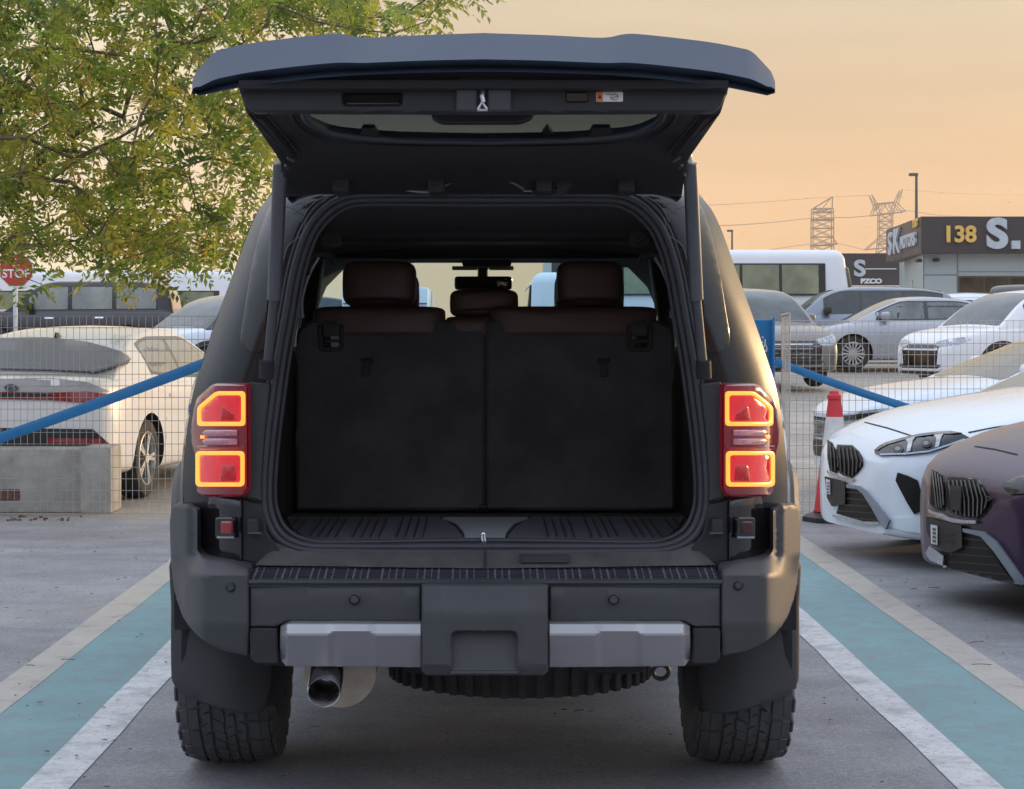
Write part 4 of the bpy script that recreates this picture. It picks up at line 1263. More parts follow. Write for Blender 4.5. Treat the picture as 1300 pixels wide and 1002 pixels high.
# ---- rear bumper
sil = S(panel('sill_cover', sym([(616,699),(800,700),(852,697),(882,689),(893,702),(909,718),(616,722)], 616), lambda a, b: 5.178 - .0022*(b-699) if b > 699 else 5.178, .03, mat('dusty_sill_plastic', (0.072, 0.070, 0.070), 0.6, var=.25, nscale=12, bump=.2), sp=16, bev=2))
S(panel('sill_hatch', rounded([(660,704),(723,704),(723,715),(660,715)], 2), lambda a, b: 5.168 - .0022*(b-699), .01, M_COLM, sp=12, bev=1.2), sil)
S(panel('centre_seam', [(615,699),(616.6,699),(616.6,721),(615,721)], lambda a, b: 5.168 - .0022*(b-699), .02, M_SEAM, sp=10, bev=0), sil)
sx = lambda px: (px-CX)*5.03/F - .005
bm = bmesh.new(); zf, zb_ = H-(737-VY)*5.04/F, H-(719-VY)*5.165/F
vs = box(bm, sx(314), sx(917), 5.035, 5.175, 0, .02, .004)
for v in vs: v.co.z += (zf if v.co.y < 5.1 else zb_) - .02
pad = S(from_bm('step_pad', bm, mat('step_pad_plastic', (0.035, 0.040, 0.058), 0.5, var=.1, bump=.3)))
bm = bmesh.new()
def padz(y): return zf + (zb_-zf)*(y-5.035)/.14
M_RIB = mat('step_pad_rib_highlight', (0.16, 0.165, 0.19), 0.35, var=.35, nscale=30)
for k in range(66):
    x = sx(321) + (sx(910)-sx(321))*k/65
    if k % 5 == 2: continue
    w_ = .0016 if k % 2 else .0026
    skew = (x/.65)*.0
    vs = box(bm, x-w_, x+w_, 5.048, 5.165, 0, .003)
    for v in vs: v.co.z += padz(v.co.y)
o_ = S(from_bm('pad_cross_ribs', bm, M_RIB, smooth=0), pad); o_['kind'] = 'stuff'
bm = bmesh.new()
for y in (5.052, 5.075, 5.10, 5.125, 5.15):
    vs = box(bm, sx(318), sx(913), y-.002, y+.002, 0, .0035)
    for v in vs: v.co.z += padz(y)
S(from_bm('pad_long_ribs', bm, mat('pad_long_rib', (0.03, 0.034, 0.048), .45), smooth=0), pad)
S(panel('pad_lip', [(315,737),(917,737),(917,742),(315,742)], 5.022, .05, M_PLAS, sp=30, bev=1.5), pad)
# corner pieces
def cornY(a, b):
    dx = abs(a-CX); d = max(0, (dx-300)/104)
    low = 5.02 + .07*min(1, (dx-300)/72) if dx > 300 else 5.02
    if dx > 354: low += ((dx-354)/50)**2*.52
    if b > 792: low += ((b-792)*.0011)
    up = min(low + .09, 5.235 + max(0, dx-378)*.007)
    t = min(1, max(0, (730-b)/24))
    return low*(1-t) + up*t
S(panel('corner_filler', [(960,640),(1011,642),(1011,800),(960,800)], 5.66, .1, M_INNER, sp=60, bev=0)); S(panel('corner_filler', mir([(960,640),(1011,642),(1011,800),(960,800)], CX), 5.66, .1, M_INNER, sp=60, bev=0))
q = rounded([(917,722),(938,714),(974,709),(982,700),(982,648),(994,642),(1013,641),(1017,660),(1016,705),(1011,752),(999,788),(978,812),(948,827),(917,833)], [4, 4, 6, 4, 3, 4, 4, 6, 10, 14, 14, 12, 8, 4])
for o_ in both(q, lambda p: panel('bumper_corner', p, cornY, .10, M_PLAS, sp=5, bev=2, bd=.005, smooth=55)):
    S(o_)
for x, y in ((937, 743), (293, 745)):
    bm = bmesh.new(); c = P(x, y, cornY(x, y)-.002); lathe(bm, [(-.006, .010), (-.008, .009), (.006, .0115)][::1], 16, 'Y', c); S(from_bm('parking_sensor', bm, M_PLAS))
    bm = bmesh.new(); tube(bm, [c + Vector((.013*math.cos(t), -.003, .013*math.sin(t))) for t in [k*math.pi/8 for k in range(16)]], .0016, 6, closed=True); S(from_bm('sensor_ring', bm, M_GBLK))
bmY = lambda a, b: 5.022 + (abs(a-CX)/300)**2*.012 + ((752-b)*.0012 if b < 752 else 0) + (b-752)*.00018
for q in ([(698,743.5),(915,743.5),(915,796),(882,796),(868,789),(698,790)],):
    for o_ in both(q, lambda p: panel('bumper_beam', p, bmY, .10, M_PLAS, sp=12, bev=2, bd=.004)): S(o_)
q = rounded([(880,798),(915,798),(914,836),(908,843),(879,843)], [2, 3, 3, 5, 2])
for o_ in both(q, lambda p: panel('bumper_lower_corner', p, 5.035, .09, M_TRIM, sp=12, bev=2)): S(o_)
S(panel('bumper_core', [(330,790),(902,790),(898,846),(334,846)], 5.10, .12, M_INNER, sp=60, bev=0))
for x in (450, 779):
    bm = bmesh.new(); c = P(x, 761, 5.015); lathe(bm, [(-.004, .0095), (.006, .011)], 18, 'Y', c); S(from_bm('parking_sensor', bm, M_PLAS))
    bm = bmesh.new(); tube(bm, [c + Vector((.0145*math.cos(t), .002, .0145*math.sin(t))) for t in [k*math.pi/9 for k in range(18)]], .0018, 6, closed=True); S(from_bm('sensor_ring', bm, M_GBLK))
def silY(a, b):
    d = abs(a-CX)
    cr_ = 806
    if 148 < d < 192: cr_ = 801.5
    elif 140 < d <= 148: cr_ = 806 - 4.5*(d-140)/8
    elif 192 <= d < 200: cr_ = 801.5 + 4.5*(d-192)/8
    y = 4.975 + (.0012*(cr_-b) if b < cr_ else (b-cr_)*.0018)
    if d > 252: y += (d-252)*.004
    return y
q = [(697,791.5),(864,791.5),(876,796),(877,836),(869,846),(697,847.5)]
for o_ in both(q, lambda p: panel('silver_trim', p, silY, .08, M_SILV, sp=3.2, bev=1.2, bd=.003, smooth=12)): S(o_)
def cenY(a, b):
    d = abs(a-615.5)
    y = 4.925 + (.0016*(d-49) if d > 49 else 0)
    if b < 777: y += (777-b)*.0011
    if b > 845: y += (b-845)*.002
    return y
S(panel('hitch_cover', rounded([(535,742),(696,742),(696,853),(690,858),(541,858),(535,853)], 2), cenY, .14, M_PLAS,
        holes=[rounded([(573,802),(657,802),(655,849),(575,849)], [9, 9, 2, 2])], sp=8, bev=2, bd=.006, smooth=24))
S(panel('hitch_recess', [(570,799),(660,799),(658,856),(572,856)], lambda a, b: 4.965 - (b-799)*.0005, .02, M_PLAS, sp=14, bev=1))
# underneath
bm = bmesh.new(); box(bm, -.24, .46, 5.36, 5.9, .44, .60, .03, 2); S(from_bm('underbody_tray', bm, M_INNER))
bm = bmesh.new(); lathe(bm, [(-.10, .20), (-.115, .28), (-.10, .355), (-.05, .385), (.05, .385), (.10, .355), (.115, .28), (.10, .20)], 48, 'Z', (.10, 5.72, .475), closed=True)
for k in range(48):
    a = 2*math.pi*k/48; mt = Matrix.Translation((.10, 5.72, .475)) @ Matrix.Rotation(a, 4, 'Z')
    box(bm, .375, .396, -.012, .012, -.095, .06, .003, 1, mt)
S(from_bm('spare_tyre', bm, M_TYRE))
bm = bmesh.new(); tube(bm, [(-.41, 5.75, .52), (-.405, 5.22, .475)], .100, 24); S(from_bm('muffler', bm, M_EXH, smooth=60))
bm = bmesh.new()
c = P(411, 879, 5.02); n = 24; rings = []
for d, r_ in ((0, .040), (-.004, .0435), (0, .046), (.16, .046), (.20, .05), (.30, .05)):
    rings.append([bm.verts.new((c.x + r_*math.cos(2*math.pi*k/n) + .0, c.y + d + .012*math.sin(2*math.pi*k/n), c.z + d*.35 + r_*math.sin(2*math.pi*k/n)*.82)) for k in range(n)])
inner = [bm.verts.new((c.x + .039*math.cos(2*math.pi*k/n), c.y + .12, c.z + .04 + .039*math.sin(2*math.pi*k/n)*.82)) for k in range(n)]
rings = [inner] + rings
for a, b in zip(rings[:-1], rings[1:]):
    for k in range(n): bm.faces.new((a[k], a[(k+1) % n], b[(k+1) % n], b[k]))
bm.faces.new(inner)
S(from_bm('exhaust_tip', bm, mat('exhaust_tip_metal', (.42, .41, .42), .22, metal=1.0, var=.3, nscale=20), smooth=50))
bm = bmesh.new(); tube(bm, [P(839+10*math.cos(t), 853+9*math.sin(t), 5.2) for t in [k*math.pi/8 for k in range(16)]], .0065, 8, closed=True); S(from_bm('tow_hook', bm, M_BLK))
# mud flaps
q = catmull([(960,702),(1013,702),(1015,770),(1015,850),(1011,870),(995,885),(960,897),(925,906),(905,905),(895,900),(890,880),(888,845),(910,800),(940,760)], 3, closed=True)
for o_ in both(q, lambda p: panel('mud_flap', p, lambda a, b: 5.76 - (0 if b > 740 else (740-b)*.0) + .06*((abs(a-CX)-330)/70)**2 - (b-740)*.0004, .012, mat('mud_flap_rubber', (.026, .027, .031), .6, var=.08), sp=14, bev=2)): S(o_)
q = [(866,846),(905,846),(905,898),(882,896),(870,885)]
for o_ in both(q, lambda p: panel('flap_bracket', p, 5.86, .02, M_INNER, sp=16, bev=1)): S(o_)
# wheels with all-terrain tread
def at_wheel(x, y, side):
    e = empty('wheel'); world_parent(e, suv); 
    e.location = (x, y, TR)
    bm = bmesh.new(); w = .292; r = TR - .010
    prof = [(-w/2+.02, .225), (-w/2-.004, .27), (-w/2-.008, .32), (-w/2+.006, .365), (-w/2+.03, r-.006), (0, r), (w/2-.03, r-.006), (w/2-.006, .365), (w/2+.008, .32), (w/2+.004, .27), (w/2-.02, .225)]
    lathe(bm, prof, 72, 'X', closed=True)
    rnd = random.Random(5)
    def blk(a, da, x0, x1, h, skew=0, base=r-.006):
        # one tread block following the tyre's curve
        vs = []
        for rr in (base, base + h):
            for xx, s in ((x0, -1), (x1, 1)):
                for aa in (a - da, a + da):
                    q = aa + skew*s*.5
                    ra = rr - (abs(xx)/.14)**4*.012
                    k = .86 if rr > base else 1
                    xm_ = (x0+x1)/2
                    xq = xm_ + (xx-xm_)*(.93 if rr > base else 1)
                    vs.append(bm.verts.new((xq, ra*math.cos(q), ra*math.sin(q))))
        for f in ((0,1,3,2), (4,6,7,5), (0,4,5,1), (2,3,7,6), (0,2,6,4), (1,5,7,3)): bm.faces.new([vs[i] for i in f])
    N = 27
    for k in range(N):
        a = 2*math.pi*k/N; d = math.pi/N
        # centre: interlocking zig-zag blocks, in two halves with sipes
        blk(a, d*.44, -.034, .001, .012, .05)
        blk(a + d*1.0, d*.44, -.030, .004, .012, .05)
        blk(a + d*.5, d*.42, .006, .036, .012, -.06)
        blk(a + d*1.5, d*.44, .008, .034, .012, -.02)
        blk(a + d*.1, d*.44, .041, .070, .012, .07)
        blk(a + d*1.08, d*.40, .041, .068, .012, .02)
        blk(a + d*.3, d*.44, -.070, -.039, .012, -.07)
        blk(a + d*1.28, d*.40, -.068, -.039, .012, -.02)
        for s in (1, -1):
            blk(a + d*.5*s, d*.84, *sorted((s*.077, s*.112)), .0125, .02*s)
            blk(a + d*.5*s, d*.72, *sorted((s*.112, s*.139)), .0115, .03*s, base=r-.008)
            # side lugs
            mt = Matrix.Rotation(a + d*.5*s, 4, 'X')
            x0, x1 = sorted((s*(w/2-.006), s*(w/2+.005)))
            box(bm, x0, x1, .325, .372, -.026, .026, .004, 1, mt)
    from_bm('tyre', bm, mat('all_terrain_rubber', (.075, .075, .078), .72, var=.2, nscale=14, bump=.5, bscale=160), e, smooth=30)
    bm = bmesh.new(); s = side
    lathe(bm, [(s*.12, .235), (s*.125, .215), (s*.06, .20), (s*.03, .19), (s*.03, .01)], 36, 'X')
    for k in range(6):
        mt = Matrix.Rotation(2*math.pi*k/6, 4, 'X'); x0, x1 = sorted((s*.03, s*.10)); box(bm, x0, x1, .03, .215, -.028, .028, .008, 1, mt)
    from_bm('rim', bm, M_RIMD, e)
for sg in (1, -1):
    at_wheel(sg*.818 - .005, AX_R, sg); at_wheel(sg*.818 - .005, AX_F, sg)
bm = bmesh.new(); tube(bm, [(-.8, AX_R, TR), (.8, AX_R, TR)], .05, 12); bmesh.ops.create_uvsphere(bm, u_segments=16, v_segments=10, radius=.15, matrix=Matrix.Translation((.05, AX_R, TR))); S(from_bm('rear_axle', bm, M_BLK))
bm = bmesh.new()
for sg in (1, -1): box(bm, sg*.5-.04, sg*.5+.04, 5.3, 9.8, .5, .62, .01)
S(from_bm('chassis_rail', bm, M_BLK))
bm = bmesh.new(); box(bm, -.86, .86, 6.8, 9.9, .45, .56, .02); box(bm, -.48, .48, 5.9, 6.9, .60, .70, .02); S(from_bm('underbody', bm, M_BLK))

# ------------------------------------------------------------------ neighbours: cars, fences, cone, tree, buildings
P_WHITE = carpaint('white_car_paint', (0.80, 0.81, 0.83), 0.3)
P_WARM = carpaint('cream_white_paint', (0.82, 0.80, 0.76), 0.32)
P_BMW = carpaint('pale_blue_white_paint', (0.70, 0.77, 0.84), 0.28)
P_PURP = carpaint('dark_purple_paint', (0.048, 0.022, 0.055), 0.3, metal=0.15, coat=.35)
P_SILV = carpaint('silver_car_paint', (0.42, 0.44, 0.48), 0.35, metal=0.45)
P_BRON = carpaint('grey_bronze_paint', (0.20, 0.185, 0.17), 0.35, metal=0.4)
P_DGREY = carpaint('dark_grey_paint', (0.034, 0.032, 0.040), 0.35, metal=0.3)
P_NAVY = carpaint('steel_blue_paint', (0.22, 0.26, 0.32), 0.35, metal=0.4)
P_BLACK = carpaint('black_roof_paint', (0.015, 0.015, 0.017), 0.3)
P_ICE = carpaint('ice_blue_paint', (0.66, 0.74, 0.84), 0.3)
gls_warm = mat('sun_side_glass', (0.16, 0.15, 0.12), 0.06, coat=1.0, spec=0.9, var=0.3, nscale=3, rvar=.02)

# --- left: white sedan from behind
psi = 82
sed = make_car('sedan', 'cream white sedan behind the left mesh fence, grey rear glass and full-width light bar', 'car', 'sedan',
   rear=(-3.90, 15.12), psi=psi, paint=P_WARM, windows=[(1.32, 2.12), (2.19, 3.30)], glassm=gls_warm, screen=M_GLSD, spokes=5, lamps=False,
   over=dict(no_rear=True, L=4.9, roof=[(.30,1.00),(.9,1.24),(1.5,1.385),(2.1,1.435),(2.6,1.425),(3.0,1.33),(3.9,.95)],
             top=[(0,.90),(.04,1.0),(.35,1.03),(1.0,1.03),(2.0,.98),(3.3,.95),(3.7,.94),(4.3,.85),(4.7,.71),(4.9,.56)],
             plan=[(0,.70),(.04,.80),(.16,.88),(.5,.92),(2,.93),(3.6,.93),(4.3,.88),(4.6,.80),(4.78,.68),(4.9,.52)], wr=.66))
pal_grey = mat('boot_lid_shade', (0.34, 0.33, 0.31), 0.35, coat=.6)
M_RGL = mat('grey_rear_glass', (.27, .27, .30), .4, spec=.2, var=.08, nscale=3)
pix(sed, 'rear_glass', rounded([(-40,431),(60,429.5),(110,435),(150,446),(166,455),(150,464),(112,472.5),(60,470),(-40,468)], 6), M_RGL, sp=9, off=.03)
pix(sed, 'glass_edge', [(112,472.5),(150,464),(166,455),(161,463),(118,474.5)], M_STRUT, sp=7, off=.032)
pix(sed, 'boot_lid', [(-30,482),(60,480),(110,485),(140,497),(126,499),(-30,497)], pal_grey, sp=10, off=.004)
pix(sed, 'tail_light', [(-30,497),(60,499),(110,497),(142,501),(128,513),(100,511),(60,508),(-30,506)], M_REDL, sp=8, off=.008, label='red light bar across the boot')
pix(sed, 'light_bar_dark', [(-30,498.5),(58,500),(75,503),(40,505),(-30,504)], M_GBLK, sp=8, off=.012)
pix(sed, 'lower_grille', [(-30,543),(118,545),(138,563),(140,566),(-30,566)], M_BLK, sp=9, off=.008)
pix(sed, 'rear_fog_light', [(60,556),(128,557),(130,563),(60,562)], M_REDL, sp=9, off=.014)
bm_e = [(14+9*math.cos(t), 492+4.4*math.sin(t)) for t in [k*.5236 for k in range(12)]]; bm_i = [(14+7.6*math.cos(t), 492+3.2*math.sin(t)) for t in [k*.5236 for k in range(12)]]
pix(sed, 'oval_emblem', bm_e, M_STRUT, sp=3, th=.001, off=.012, holes=[bm_i])
pix(sed, 'emblem_letter', [(9,494.5),(11,489.5),(12.5,489.5),(12,491.5),(16,491.5),(17.5,489.5),(19,489.5),(17,494.5),(15.5,494.5),(16,493),(11.5,493),(11,494.5)], M_STRUT, sp=3, th=.001, off=.012)
bm = bmesh.new(); box(bm, 1.15, 1.32, -.02, .02, 1.33, 1.40, .008)
for v in bm.verts:
    if v.co.z > 1.37 and v.co.x > 1.23: v.co.x -= .09
    if v.co.z > 1.37: v.co.y *= .3
fin = from_bm('roof_aerial', bm, M_GBLK, sed['e']); fin.location.y = -.03

# --- left: dark SUV side-on and pale crossover
make_car('large_suv', 'dark grey boxy four-door SUV side-on behind the pale crossover', 'car', 'suv', rear=(-7.15, 44), psi=182, paint=P_DGREY, roofpaint=P_DGREY,
   windows=[(.42, 1.32), (1.42, 2.32), (2.42, 3.30)], glassm=mat('hazy_window_glass', (.23, .25, .23), .12, coat=.8, var=.3, nscale=2),
   over=dict(L=5.1, W=.97, r=.40, ax=(1.05, 4.05), wr=.82, vert_rear=True, win_top=.14,
     top=[(0,.98),(.05,1.14),(.4,1.18),(3.4,1.16),(3.9,1.17),(4.6,1.12),(5.0,1.0),(5.1,.8)], roof=[(.04,1.16),(.12,1.60),(.30,1.80),(1.4,1.86),(2.6,1.86),(3.0,1.80),(3.25,1.64),(3.85,1.17)],
     plan=[(0,.80),(.05,.88),(.2,.94),(.6,.97),(4.3,.97),(4.8,.90),(5.0,.82),(5.1,.7)], bot=[(0,.5),(.1,.4),(.5,.36),(4.6,.36),(5.1,.45)], mirror_mat=M_BLK, handle_mat=M_CHR))
xo = make_car('crossover', 'white crossover with dark roof between the dark SUV and black off-road vehicle', 'car', 'suv', front=(-5.95, 31.5), psi=222, paint=P_ICE, roofpaint=P_BLACK,
   windows=[(.5, 1.3), (1.4, 2.2), (2.3, 3.05)], cladding=True, hs=.95, screen=M_GLSD)

# --- right: parked row beyond the fence
br = make_car('crossover', 'bronze-grey crossover facing the camera behind the blue gate post', 'car', 'suv', front=(5.05, 31.2), psi=-76, paint=P_BRON, windows=[(.5, 1.3), (1.4, 2.2), (2.3, 3.05)], cladding=True,
   over=dict(hl=[(.42,-.12),(.86,-.02),(.90,-.10),(.80,-.22),(.5,-.22)], gr=[(-.5,-.46),(.5,-.46),(.56,-.14),(-.56,-.14)], plan=[(0,.66),(.05,.78),(.2,.88),(.6,.925),(2,.94),(3.6,.94),(4.3,.90),(4.5,.84),(4.57,.76),(4.6,.66)]))
make_car('sedan', 'silver sedan side-on, nose behind the bronze-grey crossover', 'car', 'sedan', front=(6.25, 38), psi=181, paint=P_SILV, windows=[(1.15, 1.55), (1.60, 2.42), (2.50, 3.40)],
   glassm=mat('clear_side_glass', (.11, .13, .13), .06, coat=1., var=.6, nscale=2.2, rvar=.02), spokes=16, hs=1.02, over=dict(win_top=.07, handle_mat=P_SILV))
make_car('suv', 'steel blue SUV with roof rails parked behind the silver sedan', 'car', 'suv', rear=(10.5, 42.3), psi=180, paint=P_NAVY, windows=[(.5, 1.3), (1.38, 2.25), (2.33, 3.05)], cladding=True, over=dict(mirror_mat=M_BLK), glassm=M_GLS)
rv = make_car('crossover', 'white crossover with black wheel arches at the right edge beyond the fence', 'car', 'suv', front=(7.10, 31), psi=203, paint=P_WHITE, windows=[(.5, 1.3), (1.4, 2.2), (2.3, 3.05)], cladding=True, spokes=5,
   over=dict(gr=[(-.45,-.50),(.45,-.50),(.50,-.14),(-.50,-.14)], bar_mat=M_GBLK))
make_car('suv', 'small white SUV seen from behind below the gold 138 sign', 'car', 'suv', rear=(11.9, 47), psi=75, paint=P_ICE, windows=[(.5, 1.3), (1.4, 2.2), (2.3, 3.05)], over=dict(vert_rear=True))
make_car('van', 'black and cream people carrier seen from behind at the right edge', 'car', 'suv', rear=(12.9, 45.5), psi=70, paint=P_BLACK, windows=[(.3, 1.3), (1.4, 2.4), (2.5, 3.2)], glassm=gls_warm,
   over=dict(vert_rear=True, wr=.80, roof=[(.04,1.08),(.1,1.5),(.3,1.78),(1.2,1.84),(2.6,1.82),(3.0,1.66),(3.75,1.06)]))
make_car('hatchback', 'dark car whose roof shows between bronze crossover and steel blue SUV', 'car', 'suv', rear=(8.6, 47.5), psi=178, paint=P_NAVY, roofpaint=P_BLACK, windows=[(.5, 1.3), (1.4, 2.2), (2.3, 3.05)])
# white coupe just behind the fence
cp = make_car('coupe', 'pale blue-white coupe close behind the fence, above the nearest white car', 'car', 'coupe', front=(2.98, 16.6), psi=189, paint=P_ICE, windows=[(1.2, 2.0), (2.06, 3.0)], hs=1.0, screen=M_GLS,
   over=dict(top=[(0,.90),(.08,.99),(.6,1.03),(1.6,1.0),(2.8,.99),(3.2,.985),(3.7,.93),(4.2,.86),(4.5,.79),(4.66,.735),(4.75,.68)]))
pix(cp, 'lower_grille', [(1071,528),(1118,523),(1118,529),(1071,534)], M_GBLK, sp=6, off=.01)

# --- the two sporty noses at the right
NOSE = dict(L=4.75, W=.93, r=.345, crown=.085, ax=(.95, 3.86),
   top=[(0,.92),(.08,1.0),(.6,1.04),(1.6,1.02),(2.8,1.0),(3.15,.99),(3.6,.945),(4.0,.885),(4.35,.81),(4.58,.735),(4.70,.665),(4.75,.60)],
   plan=[(0,.6),(.05,.72),(.18,.84),(.6,.92),(2,.93),(3.75,.935),(4.1,.915),(4.35,.865),(4.52,.79),(4.63,.70),(4.70,.60),(4.75,.46)],
   bot=[(0,.40),(.1,.3),(.5,.22),(4.2,.2),(4.60,.17),(4.75,.19)])
M_KID = mat('kidney_black', (.007, .007, .008), .45, spec=.2)
M_CRS = mat('satin_silver_trim', (.55, .57, .60), .25, metal=.7)
def off2(o_): return [(x, y) for x, y in o_]
bm1 = make_car('sports_car', 'pale white sporty car with black double grille beside the traffic cone', 'car', 'coupe', front=(2.28, 11.75), psi=195, paint=P_BMW, windows=[(1.2, 2.0), (2.06, 3.0)], lamps=False, rim=M_RIMD, spokes=5, over=NOSE)
bm2 = make_car('sports_car', 'dark purple sporty car with black double grille, front at the right edge', 'car', 'coupe', front=(2.43, 9.55), psi=195, paint=P_PURP, windows=[(1.2, 2.0), (2.06, 3.0)], lamps=False, rim=M_RIMD, spokes=5, over=NOSE)
def slats(ctx, poly, n, skew, m_, name='grille_bar', off=.016):
    xs_ = [p[0] for p in poly]; x0, x1 = min(xs_), max(xs_); ys_ = [p[1] for p in poly]; y0, y1 = min(ys_), max(ys_)
    for k in range(n):
        x = x0 + (x1-x0)*(k+.8)/(n+.6)
        pts = []
        yy = [y0 + (y1-y0)*t/16 for t in range(17)]
        good = [y for y in yy if inside((x + skew*(y-y0)/(y1-y0), y), [poly])]
        if len(good) < 3: continue
        a, b = good[0], good[-1]
        xa, xb = x + skew*(a-y0)/(y1-y0), x + skew*(b-y0)/(y1-y0)
        bow = -.10*(x1-x0)*((k+.5)/n-.0)
        mx_ = (xa+xb)/2 + abs(bow); w_ = .75
        pix(ctx, name, [(xa-w_, a), (xa+w_, a), (mx_+w_, (a+b)/2), (xb+w_, b), (xb-w_, b), (mx_-w_, (a+b)/2)], m_, sp=5, off=off, th=.002)
def hbars(ctx, poly, n, m_, name='intake_bar', slope=.08):
    ys_ = [p[1] for p in poly]; y0, y1 = min(ys_), max(ys_); xs_ = [p[0] for p in poly]
    for k in range(n):
        y = y0 + (y1-y0)*(k+.7)/(n+.4)
        xx = [min(xs_) + (max(xs_)-min(xs_))*t/40 for t in range(41)]
        good = [x for x in xx if inside((x, y + slope*(x-min(xs_))), [poly])]
        if len(good) < 4: continue
        a, b = good[0]+1, good[-1]-1; f = lambda x: y + slope*(x-min(xs_))
        pix(ctx, name, [(a, f(a)-.6), (b, f(b)-.6), (b, f(b)+.6), (a, f(a)+.6)], m_, sp=8, off=.014, th=.002)
# white one
w_far = [(1051,560),(1057,563),(1063,577),(1065,592),(1062,600),(1054,597),(1051,580)]
w_near = [(1064,566),(1082,566.5),(1090,574),(1094,582),(1093.5,592),(1088,600),(1081,606),(1072,603),(1067,600),(1063,588),(1062,575)]
for q_, n_ in ((w_far, 3), (w_near, 6)):
    pix(bm1, 'kidney_surround', [((x-sum(p[0] for p in q_)/len(q_))*1.10+sum(p[0] for p in q_)/len(q_), (y-sum(p[1] for p in q_)/len(q_))*1.07+sum(p[1] for p in q_)/len(q_)) for x, y in q_], M_GBLK, sp=3, off=.006)
    pix(bm1, 'kidney_grille', q_, M_KID, sp=3, off=.010); slats(bm1, q_, n_, 3, M_COLM)
pix(bm1, 'kidney_lip', [(1050,597),(1056,601),(1064,603),(1070,606),(1084,608),(1084,611),(1070,610),(1062,607.5),(1051,601)], M_CRS, sp=5, off=.016)
pix(bm1, 'plate_mount', [(1048,605),(1062,609),(1074,613),(1074,640),(1066,641),(1057,643),(1051,632)], M_BLK, sp=5, off=.02)
pix(bm1, 'paper_plate', [(1050,608),(1055,610),(1055.5,628),(1051,627)], M_WHITE, sp=4, off=.026)
for k in range(4): pix(bm1, 'plate_print', [(1051.5,612+k*4),(1054.3,612.5+k*4),(1054.3,614.3+k*4),(1051.5,614+k*4)], M_STRUT, sp=4, off=.029, th=.001)
w_int = [(1075,618),(1090,620),(1098,627),(1108,642),(1118,662),(1096,662),(1062,652),(1066,640)]
pix(bm1, 'lower_intake', w_int, M_KID, sp=4, off=.008); hbars(bm1, w_int, 5, M_COLM)
pix(bm1, 'intake_edge', [(1075,615.5),(1091,617),(1101,624),(1130,660),(1125,672),(1118,664),(1107,644),(1096,627),(1089,621),(1076,619.5)], mat('grey_blue_trim', (.22, .25, .30), .35), sp=5, off=.020)
pix(bm1, 'chrome_lip', [(1058,653),(1084,661),(1100,664),(1117,663),(1117,665.5),(1098,667),(1082,664),(1058,656)], M_CRS, sp=6, off=.018)
pix(bm1, 'side_intake', [(1139.6,600),(1152,604),(1165,610),(1170,628),(1174.6,647.6),(1160.6,653),(1152,639),(1143,622),(1137,610)], M_KID, sp=4, off=.006)
pix(bm1, 'lower_splitter', [(1128,668),(1134,658),(1178,656),(1178,678),(1150,675)], P_BMW, sp=4, off=.006)
w_hl = [(1110,572),(1115,567),(1123,562.5),(1145,556.5),(1167.6,551.5),(1190,549),(1206.7,548),(1220.6,550.5),(1233,557),(1206.7,566.6),(1179,575),(1150,578.5),(1117,579),(1111,576)]
pix(bm1, 'headlight', w_hl, M_LAMPD, sp=7, off=.006)
pix(bm1, 'headlight_brow', [(1111,571),(1116,566.5),(1124,562.2),(1146,556),(1168,551),(1190,548.5),(1207,547.5),(1221,550),(1206,551.2),(1190,551.5),(1168,554.2),(1147,559),(1126,565),(1114,572)], M_GBLK, sp=6, off=.010)
for cx_, cy_, rr in ((1140, 570, 5.5), (1176, 563, 5.5)):
    pix(bm1, 'lamp_projector', [(cx_+rr*1.25*math.cos(t), cy_+rr*math.sin(t)) for t in [k*.5236 for k in range(12)]], M_RIMD, sp=3, off=.010, holes=[[(cx_+rr*.8*math.cos(t), cy_+rr*.62*math.sin(t)) for t in [k*.5236 for k in range(12)]]])
    pix(bm1, 'lamp_lens', [(cx_+rr*.7*math.cos(t), cy_+rr*.52*math.sin(t)) for t in [k*.5236 for k in range(12)]], M_GLSD, sp=3, off=.012)
pix(bm1, 'daytime_light', [(1150,558.5),(1163,554.5),(1159,560),(1156,573),(1151,574.5),(1153,562)], M_LAMP, sp=3, off=.012)
pix(bm1, 'daytime_light', [(1186,552.5),(1198,551.5),(1195,556),(1192,567),(1187,569),(1189,557)], M_LAMP, sp=3, off=.012)
pix(bm1, 'lamp_underline', [(1117,576.5),(1150,575.5),(1179,572.5),(1206,564),(1224,557.5),(1226,558.5),(1206,566),(1179,574.5),(1150,577.6),(1118,578.4)], mat('pale_blue_lens', (.30,.38,.48), .2, coat=.5), sp=4, off=.012)
pix(bm1, 'bonnet_gap', [(1098,535.5),(1128,543),(1157,552.5),(1156,553.7),(1127,544.4),(1097,536.7)], M_SEAM, sp=7, off=.0025, th=.002)
pix(bm1, 'bonnet_gap', [(1229,548.5),(1262,542),(1300,536.5),(1300,537.7),(1262,543.3),(1230,549.7)], M_SEAM, sp=7, off=.0025, th=.002)
